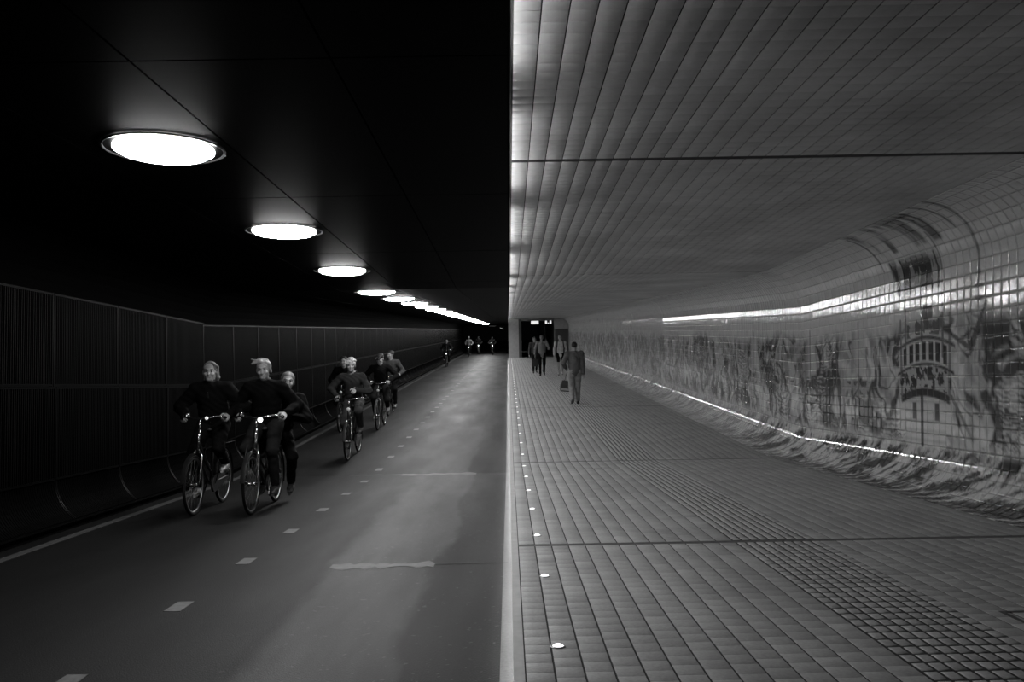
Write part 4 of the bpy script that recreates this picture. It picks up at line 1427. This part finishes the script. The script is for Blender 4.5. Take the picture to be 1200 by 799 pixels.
def ride(tall=1.0, pedal=0.5, lean=0.0, head=(0, 0, 0), bars=0.27, hx=0.0, hands=None, elbow=0.5):
    """joints of a rider sitting upright on bicycle()"""
    z = lambda v: 0.98 + (v - 0.98) * tall
    J = {'pelvis': (0, 0.21, 1.02), 'chest': (hx * 0.6, 0.13 - lean * 0.6, z(1.36)), 'neck': (hx * 0.9, 0.09 - lean, z(1.50)), 'head': (hx, 0.065 - lean * 1.15, z(1.645)),
         'shl': (-0.185 + hx * 0.7, 0.12 - lean * 0.85, z(1.44)), 'shr': (0.185 + hx * 0.7, 0.12 - lean * 0.85, z(1.44)), 'hipl': (-0.095, 0.18, 1.0), 'hipr': (0.095, 0.18, 1.0)}
    hd = {'l': (-bars, -0.075, 1.125), 'r': (bars, -0.075, 1.125)}
    if hands:
        hd.update(hands)
    for s_, sx in (('l', -1), ('r', 1)):
        J['el' + s_], J['ha' + s_] = ik(J['sh' + s_], hd[s_], 0.31, 0.285, (sx * elbow, 0.55, -0.5))
    toe = {}
    for s_, sx, ph in (('l', -1, pedal), ('r', 1, pedal + math.pi)):
        foot = (sx * 0.125, 0.06 + 0.165 * math.cos(ph) + 0.075, 0.29 + 0.165 * math.sin(ph) + 0.115)
        J['kn' + s_], J['an' + s_] = ik(J['hip' + s_], foot, 0.455, 0.46, (sx * 0.12, -1, 0.2))
        toe[s_] = (sx * 0.05, -1, -0.15)
    J['toe'] = toe
    J['head_rot'] = head
    J['hand_dir'] = {'l': (-0.05, -0.9, -0.25), 'r': (0.05, -0.9, -0.25)}
    J['curl'] = {'l': 0.9, 'r': 0.9}
    return J


def joints(J):
    return {k: v for k, v in J.items() if k not in ('toe', 'head_rot', 'hand_dir', 'curl', 'palm')}


_person = person


def person(label, group, J, st, loc, rot, fine=1.0):
    K = dict(joints(J))
    extra = {k: J[k] for k in ('toe', 'head_rot', 'hand_dir', 'curl', 'palm') if k in J}
    class JJ(dict):
        pass
    D_ = JJ(K)
    D_.update({k: v for k, v in extra.items() if k in ('head_rot', 'hand_dir', 'curl')})
    D_.get_extra = extra
    orig = dict.get
    D2 = _Joints(K, extra)
    return _person(label, group, D2, st, loc, rot, fine)


class _Joints(dict):
    """joint positions iterate; pose extras are reached with get()"""
    def __init__(self, k, extra):
        super().__init__(k); self.extra = extra

    def get(self, key, default=None):
        if key in self.extra:
            return self.extra[key]
        return super().get(key, default)


RX = -math.atan(GRADE)


def on_road(x, y):
    return (x, y, ROAD + zof(y))


GR = 'riders on the cycle road'
# ---- 1: rider with long fair hair in a dark jacket
p = on_road(-3.64, 10.28)
bicycle('black bicycle ridden by the long-haired rider nearest the grating wall', p, (RX, 0, 0.03), lamp='head_dim', lamp_at=(0.10, -0.40, 1.10), lens=0.6, pedal=-2.2, bright_head=True, bars=0.25)
person('rider in a dark jacket with long fair hair and pale shoes, nearest the grating wall', GR,
       ride(1.0, -2.2, 0.02, (0.14, 0.05, 0.04), 0.25, elbow=0.9), dict(hair=0.085, style='long', receding=True, jacket=0.0025, trousers=0.0025, shoes=0.22, sole=0.25, bulk=1.12, arm_width=1.22, zip=0.012, collar=0.004, seed=1), p, (RX, 0, 0.03), 0.9)
# ---- 2: rider with wind-blown hair, passenger behind
p = on_road(-2.97, 10.26)
bicycle('black bicycle with bright headlamp carrying two people', p, (RX, 0, 0.02), lamp='head_glow', lamp_at=(0.07, -0.42, 1.07), lens=0.85, pedal=0.9, bright_head=True, rack_front=True, bars=0.27)
person('rider in a black coat with wind-blown fair hair, a passenger behind his shoulder', GR,
       ride(1.02, 0.9, 0.0, (0.08, 0.14, -0.05), 0.27, -0.02, elbow=0.7), dict(hair=0.15, style='blown', jacket=0.002, trousers=0.008, shoes=0.006, bulk=1.08, arm_width=1.12, hem=-0.08, collar=0.004, seed=5), p, (RX, 0, 0.02), 0.9)
PJ = {'pelvis': (0.02, 0.66, 0.88), 'chest': (0.10, 0.56, 1.20), 'neck': (0.15, 0.53, 1.36), 'head': (0.17, 0.49, 1.51), 'shl': (-0.03, 0.54, 1.30), 'shr': (0.31, 0.55, 1.29), 'hipl': (-0.09, 0.62, 0.86), 'hipr': (0.10, 0.62, 0.86)}
PJ['ell'], PJ['hal'] = ik(PJ['shl'], (-0.13, 0.34, 1.12), 0.29, 0.27, (-1, 0.4, -0.5))
PJ['elr'], PJ['har'] = ik(PJ['shr'], (0.19, 0.32, 1.08), 0.29, 0.27, (1, 0.2, -0.6))
PJ['knl'], PJ['anl'] = ik(PJ['hipl'], (-0.17, 0.60, 0.24), 0.43, 0.44, (-0.4, -1, 0.3))
PJ['knr'], PJ['anr'] = ik(PJ['hipr'], (0.18, 0.60, 0.24), 0.43, 0.44, (0.4, -1, 0.3))
PJ['toe'] = {'l': (-0.1, -1, -0.35), 'r': (0.1, -1, -0.35)}
PJ['head_rot'] = (0.3, 0.05, 0.12); PJ['curl'] = {'l': 0.6, 'r': 0.6}
person('passenger peering over the shoulder of the wind-blown rider, hair in a fringe', GR, PJ, dict(hair=0.05, style='short', jacket=0.003, trousers=0.0025, shoes=0.006, seed=9), p, (RX, 0, 0.02), 1.0)
# ---- 3: white-haired rider, one hand on her chest
p = on_road(-2.93, 15.95)
bicycle('bicycle ridden one-handed by the white-haired rider', p, (0, 0, 0.0), paint=0.01, lamp='head_off', lamp_at=(0, -0.42, 0.92), pedal=-1.2, bright_head=True)
person('white-haired rider in a grey jacket with one hand held at the chest', GR,
       ride(1.08, -1.2, 0.03, (0.10, 0.05, 0), 0.27, -0.02, hands={'r': (0.06, -0.10, 1.26)}, elbow=1.4), dict(hair=0.28, style='curly', jacket=0.016, trousers=0.022, shoes=0.05, zip=0.006, collar=0.10, bulk=1.05, seed=11, leg_width=1.1), p, (0, 0, 0), 1.1)
# ---- 4: dark rider by the wall
p = on_road(-3.93, 20.35)
bicycle('bicycle by the edge line, half hidden behind the white-haired rider', p, (0, 0, 0.0), lamp='head_off', pedal=0.4)
person('dark-haired rider in a black coat, half hidden behind the white-haired rider', GR,
       ride(0.97, 0.4, 0.03, (-0.1, 0.05, 0)), dict(hair=0.008, jacket=0.003, trousers=0.003, shoes=0.03, bulk=0.95, seed=4), p, (0, 0, 0), 1.3)
# ---- 5: rider in a cap
p = on_road(-3.12, 20.72)
bicycle('pale-framed bicycle ridden by the person in a dark cap', p, (0, 0, 0.0), paint=0.03, lamp='head_off', pedal=-2.6)
person('rider in a dark flat cap and black pullover with white shoes', GR,
       ride(1.03, -2.6, 0.05, (-0.3, 0.25, 0), 0.22, elbow=1.1), dict(hair=0.01, cap=0.003, jacket=0.0035, trousers=0.006, shoes=0.25, sole=0.2, bulk=1.05, seed=6), p, (0, 0, 0), 1.3)
# ---- 6: rider in a light jacket behind
p = on_road(-3.36, 24.2)
bicycle('bicycle hidden behind the rider in the cap', p, (0, 0, 0.0), lamp='head_off', pedal=0.8)
person('rider in a light grey jacket close behind the rider in the cap', GR,
       ride(1.03, 0.8, 0.0, (-0.5, 0.05, 0), hx=0.0), dict(hair=0.008, jacket=0.035, trousers=0.006, shoes=0.08, seed=8), p, (0, 0, 0), 1.5)
# ---- 7..10: far riders with lamps on
for (x, y, lab, labb, jk, tr, hr, ht) in (
        (-4.02, 55.6, 'rider in an open dark jacket and pale top, alone near the edge line', 'lit bicycle of the lone rider near the edge line', 0.007, 0.005, 0.07, 1.0),
        (-3.50, 76.0, 'far rider in a pale jacket just inside the tunnel mouth', 'lit bicycle of the far rider in a pale jacket', 0.14, 0.006, 0.05, 1.08),
        (-2.93, 84.0, 'far dark rider in the tunnel mouth, shown mostly by a lamp', 'lit bicycle in the middle of the far tunnel mouth', 0.008, 0.008, 0.02, 0.95),
        (-1.50, 81.0, 'far rider in a grey coat in the tunnel mouth, close to the pillar', 'lit bicycle in the far tunnel mouth, close to the pillar', 0.02, 0.006, 0.01, 0.92)):
    p = on_road(x, y)
    bicycle(labb, p, (0, 0, 0.0), lamp='far_head', lamp_at=(0, -0.45, 0.88), pedal=0.6)
    person(lab, GR, ride(ht, 0.6, 0.02, (0, 0.05, 0)), dict(hair=hr, skin=0.03 if y > 80 else 0.12, jacket=jk, trousers=tr, shoes=0.05, seed=int(y), zip=0.5 if y < 60 else None), p, (0, 0, 0), 1.8)


# ---- people on foot
def walk(h=1.75, stride=0.18, head=(0, 0, 0), hands=None, lean=0.02, poles=None):
    s_ = h / 1.75
    J = {'pelvis': (0, 0, 0.95), 'chest': (0, -lean, 1.28), 'neck': (0, -lean * 1.3, 1.47), 'head': (0, -lean * 1.3 - 0.015, 1.625), 'shl': (-0.19, -lean, 1.42), 'shr': (0.19, -lean, 1.42), 'hipl': (-0.095, 0, 0.92), 'hipr': (0.095, 0, 0.92)}
    hd = {'l': (-0.27, -0.06, 0.86), 'r': (0.27, 0.04, 0.86)}
    if hands:
        hd.update(hands)
    for q, sx in (('l', -1), ('r', 1)):
        J['el' + q], J['ha' + q] = ik(J['sh' + q], hd[q], 0.30, 0.275, (poles or {}).get(q, (sx * 0.5, 0.8, -0.3)))
    for q, sx, st_ in (('l', -1, -1), ('r', 1, 1)):
        J['kn' + q], J['an' + q] = ik(J['hip' + q], (sx * 0.085, st_ * stride, 0.10 + (0.05 if st_ > 0 else 0.0)), 0.43, 0.425, (0, -1, 0))
    J = {k: tuple(np.array(v) * s_) for k, v in J.items()}
    J['toe'] = {'l': (-0.1, -1, 0.02), 'r': (0.1, -1, -0.28)}
    J['head_rot'] = head
    return J


def plaid():
    mt = mat('plaid_cloth', 0.05, 0.85, spec=0.1)
    nt = mt.node_tree; b = nt.nodes['Principled BSDF']
    tc = nt.nodes.new('ShaderNodeTexCoord'); ck = nt.nodes.new('ShaderNodeTexChecker')
    ck.inputs['Scale'].default_value = 19; ck.inputs['Color1'].default_value = (0.26, 0.26, 0.26, 1); ck.inputs['Color2'].default_value = (0.03, 0.03, 0.03, 1)
    nt.links.new(tc.outputs['Object'], ck.inputs['Vector']); nt.links.new(ck.outputs['Color'], b.inputs['Base Color'])
    return mt


GP = 'people walking on the footpath'
PJ_ = walk(1.78, 0.14, (0.05, 0.05, 0), {'l': (-0.24, 0.03, 0.84), 'r': (0.24, -0.16, 1.02)})
person('walker seen from behind in a grey pullover and pale trousers, carrying a bag', GP, PJ_,
       dict(hair=0.02, skin=0.3, jacket=0.10, trousers=0.24, shoes=0.015, leg_width=1.25, bulk=1.12, arm_width=1.15, hem=0.0, seed=3), (1.88, 24.3, 0), (0, 0, math.pi), 1.1)
PA = walk(1.90, 0.12, (0, 0.05, 0), {'l': (-0.30, 0.0, 0.88), 'r': (0.22, -0.20, 1.44)}, poles={'r': (0.35, -0.1, -1)})
PA['hand_dir'] = {'r': (-0.3, -0.2, 1)}
person('walker in a checked shirt and black trousers with a raised hand', GP, PA,
       dict(hair=0.12, jacket=0.06, jacket_mat=plaid(), trousers=0.006, shoes=0.006, bulk=1.05, hem=-0.12, seed=2), (1.56, 39.8, 0), (0, 0, 0), 1.5)
PB = walk(1.88, 0.12, (0.2, 0.0, 0))
person('walker in a white shirt and dark shorts with a rucksack', GP, PB,
       dict(hair=0.22, style='short', jacket=0.55, skin=0.3, trousers=0.006, shorts=True, shoes=0.4, hem=-0.10, seed=7), (2.44, 40.2, 0), (0, 0, 0), 1.5)
PC = walk(1.80, 0.12, (0.1, 0.0, 0))
person('dark-clad walker half hidden behind the walker in the checked shirt', GP, PC,
       dict(hair=0.03, jacket=0.05, trousers=0.010, shoes=0.01, seed=12), (1.30, 42.3, 0), (0, 0, 0.1), 1.6)

# ---- what they carry
def carry_bag(label, loc, wd, ht, dp, tone, stripe=None, handle=0.16, rotz=0.0, tilt=0.0):
    e = empty('carrier_bag', loc, (0, tilt, rotz))
    tag(e, label, 'bag')
    vs = []
    for z, k in ((0.0, 0.92), (ht * 0.15, 1.0), (ht * 0.6, 1.02), (ht, 0.85)):
        a, b = wd / 2 * k, dp / 2 * (k if z < ht else 0.35)
        vs += [(-a, -b, z), (0, -b * 1.15, z), (a, -b, z), (a, b, z), (0, b * 1.15, z), (-a, b, z)]
    fs = [(5, 4, 3, 2, 1, 0)] + [(6 * l + k, 6 * l + (k + 1) % 6, 6 * l + 6 + (k + 1) % 6, 6 * l + 6 + k) for l in range(3) for k in range(6)]
    bd = MB().add(vs, fs).build('bag_body', grey(tone, 0.5, 0.4, kind='plastic'), e)
    if stripe:
        for sy in (-1, 1):
            q = [(-wd / 2 * 0.99, sy * dp / 2 * 1.0 , ht * 0.10), (wd / 2 * 0.99, sy * dp / 2, ht * 0.10), (wd / 2 * 1.01, sy * dp / 2 * 1.02, ht * 0.30), (-wd / 2 * 1.01, sy * dp / 2 * 1.02, ht * 0.30)]
            q = [(a, b + sy * 0.012, c) for a, b, c in q]
            m_ = [(0, q[0][1] + sy * dp * 0.07, q[0][2]), (0, q[2][1] + sy * dp * 0.07, q[2][2])]
            MB().add([q[0], m_[0], q[1], q[2], m_[1], q[3]], [(0, 1, 4, 5), (1, 2, 3, 4)]).build('printed_band', grey(stripe, kind='plastic'), bd)
    for sy in (-1, 1):
        MB().tube([(-wd * 0.2, sy * 0.02, ht * 0.97), (-wd * 0.1, sy * 0.02, ht + handle * 0.7), (0, sy * 0.008, ht + handle), (wd * 0.1, sy * 0.02, ht + handle * 0.7), (wd * 0.2, sy * 0.02, ht * 0.97)], 0.007, 5).build('handle', grey(tone * 1.5, kind='plastic'), e)
    return e


hb = PJ_['har'] if False else PJ_['hal']
# the walker faces away, so his left hand (local -x) lies on the +x side once turned round: the bag hangs from the other one
hr_ = PJ_['har']
BAGW = (1.88 - hr_[0], 24.3 - hr_[1], hr_[2])
carry_bag('dark shopping bag with a pale band held by the walker seen from behind', (BAGW[0] - 0.0, BAGW[1] + 0.0, BAGW[2] - 0.68), 0.36, 0.32, 0.12, 0.05, 0.35, handle=0.26, rotz=0.2, tilt=0.12)
hl_ = PA['hal']
carry_bag('black bag hanging from the hand of the walker in the checked shirt', (1.56 + hl_[0], 39.8 + hl_[1], hl_[2] - 0.52), 0.30, 0.34, 0.10, 0.006, handle=0.10)
# rucksack of the white-shirted walker
e = empty('rucksack', (2.44, 40.2, 0)); tag(e, 'dark rucksack on the back of the walker in the white shirt', 'rucksack')
f = Field(0.02)
f.blob((0, 0.27, 1.28), (0.17, 0.10, 0.25), 0.03); f.blob((0, 0.36, 1.18), (0.12, 0.05, 0.13), 0.03)
emit_field(f, 'pack', grey(0.02, kind='cloth'), e)
for sx in (-1, 1):
    MB().tube([(sx * 0.11, 0.20, 1.52), (sx * 0.13, 0.05, 1.645), (sx * 0.14, -0.12, 1.60), (sx * 0.15, -0.185, 1.42), (sx * 0.19, -0.10, 1.22), (sx * 0.15, 0.20, 1.10)], 0.024, 6).build('strap', grey(0.02, kind='cloth'), e, True)
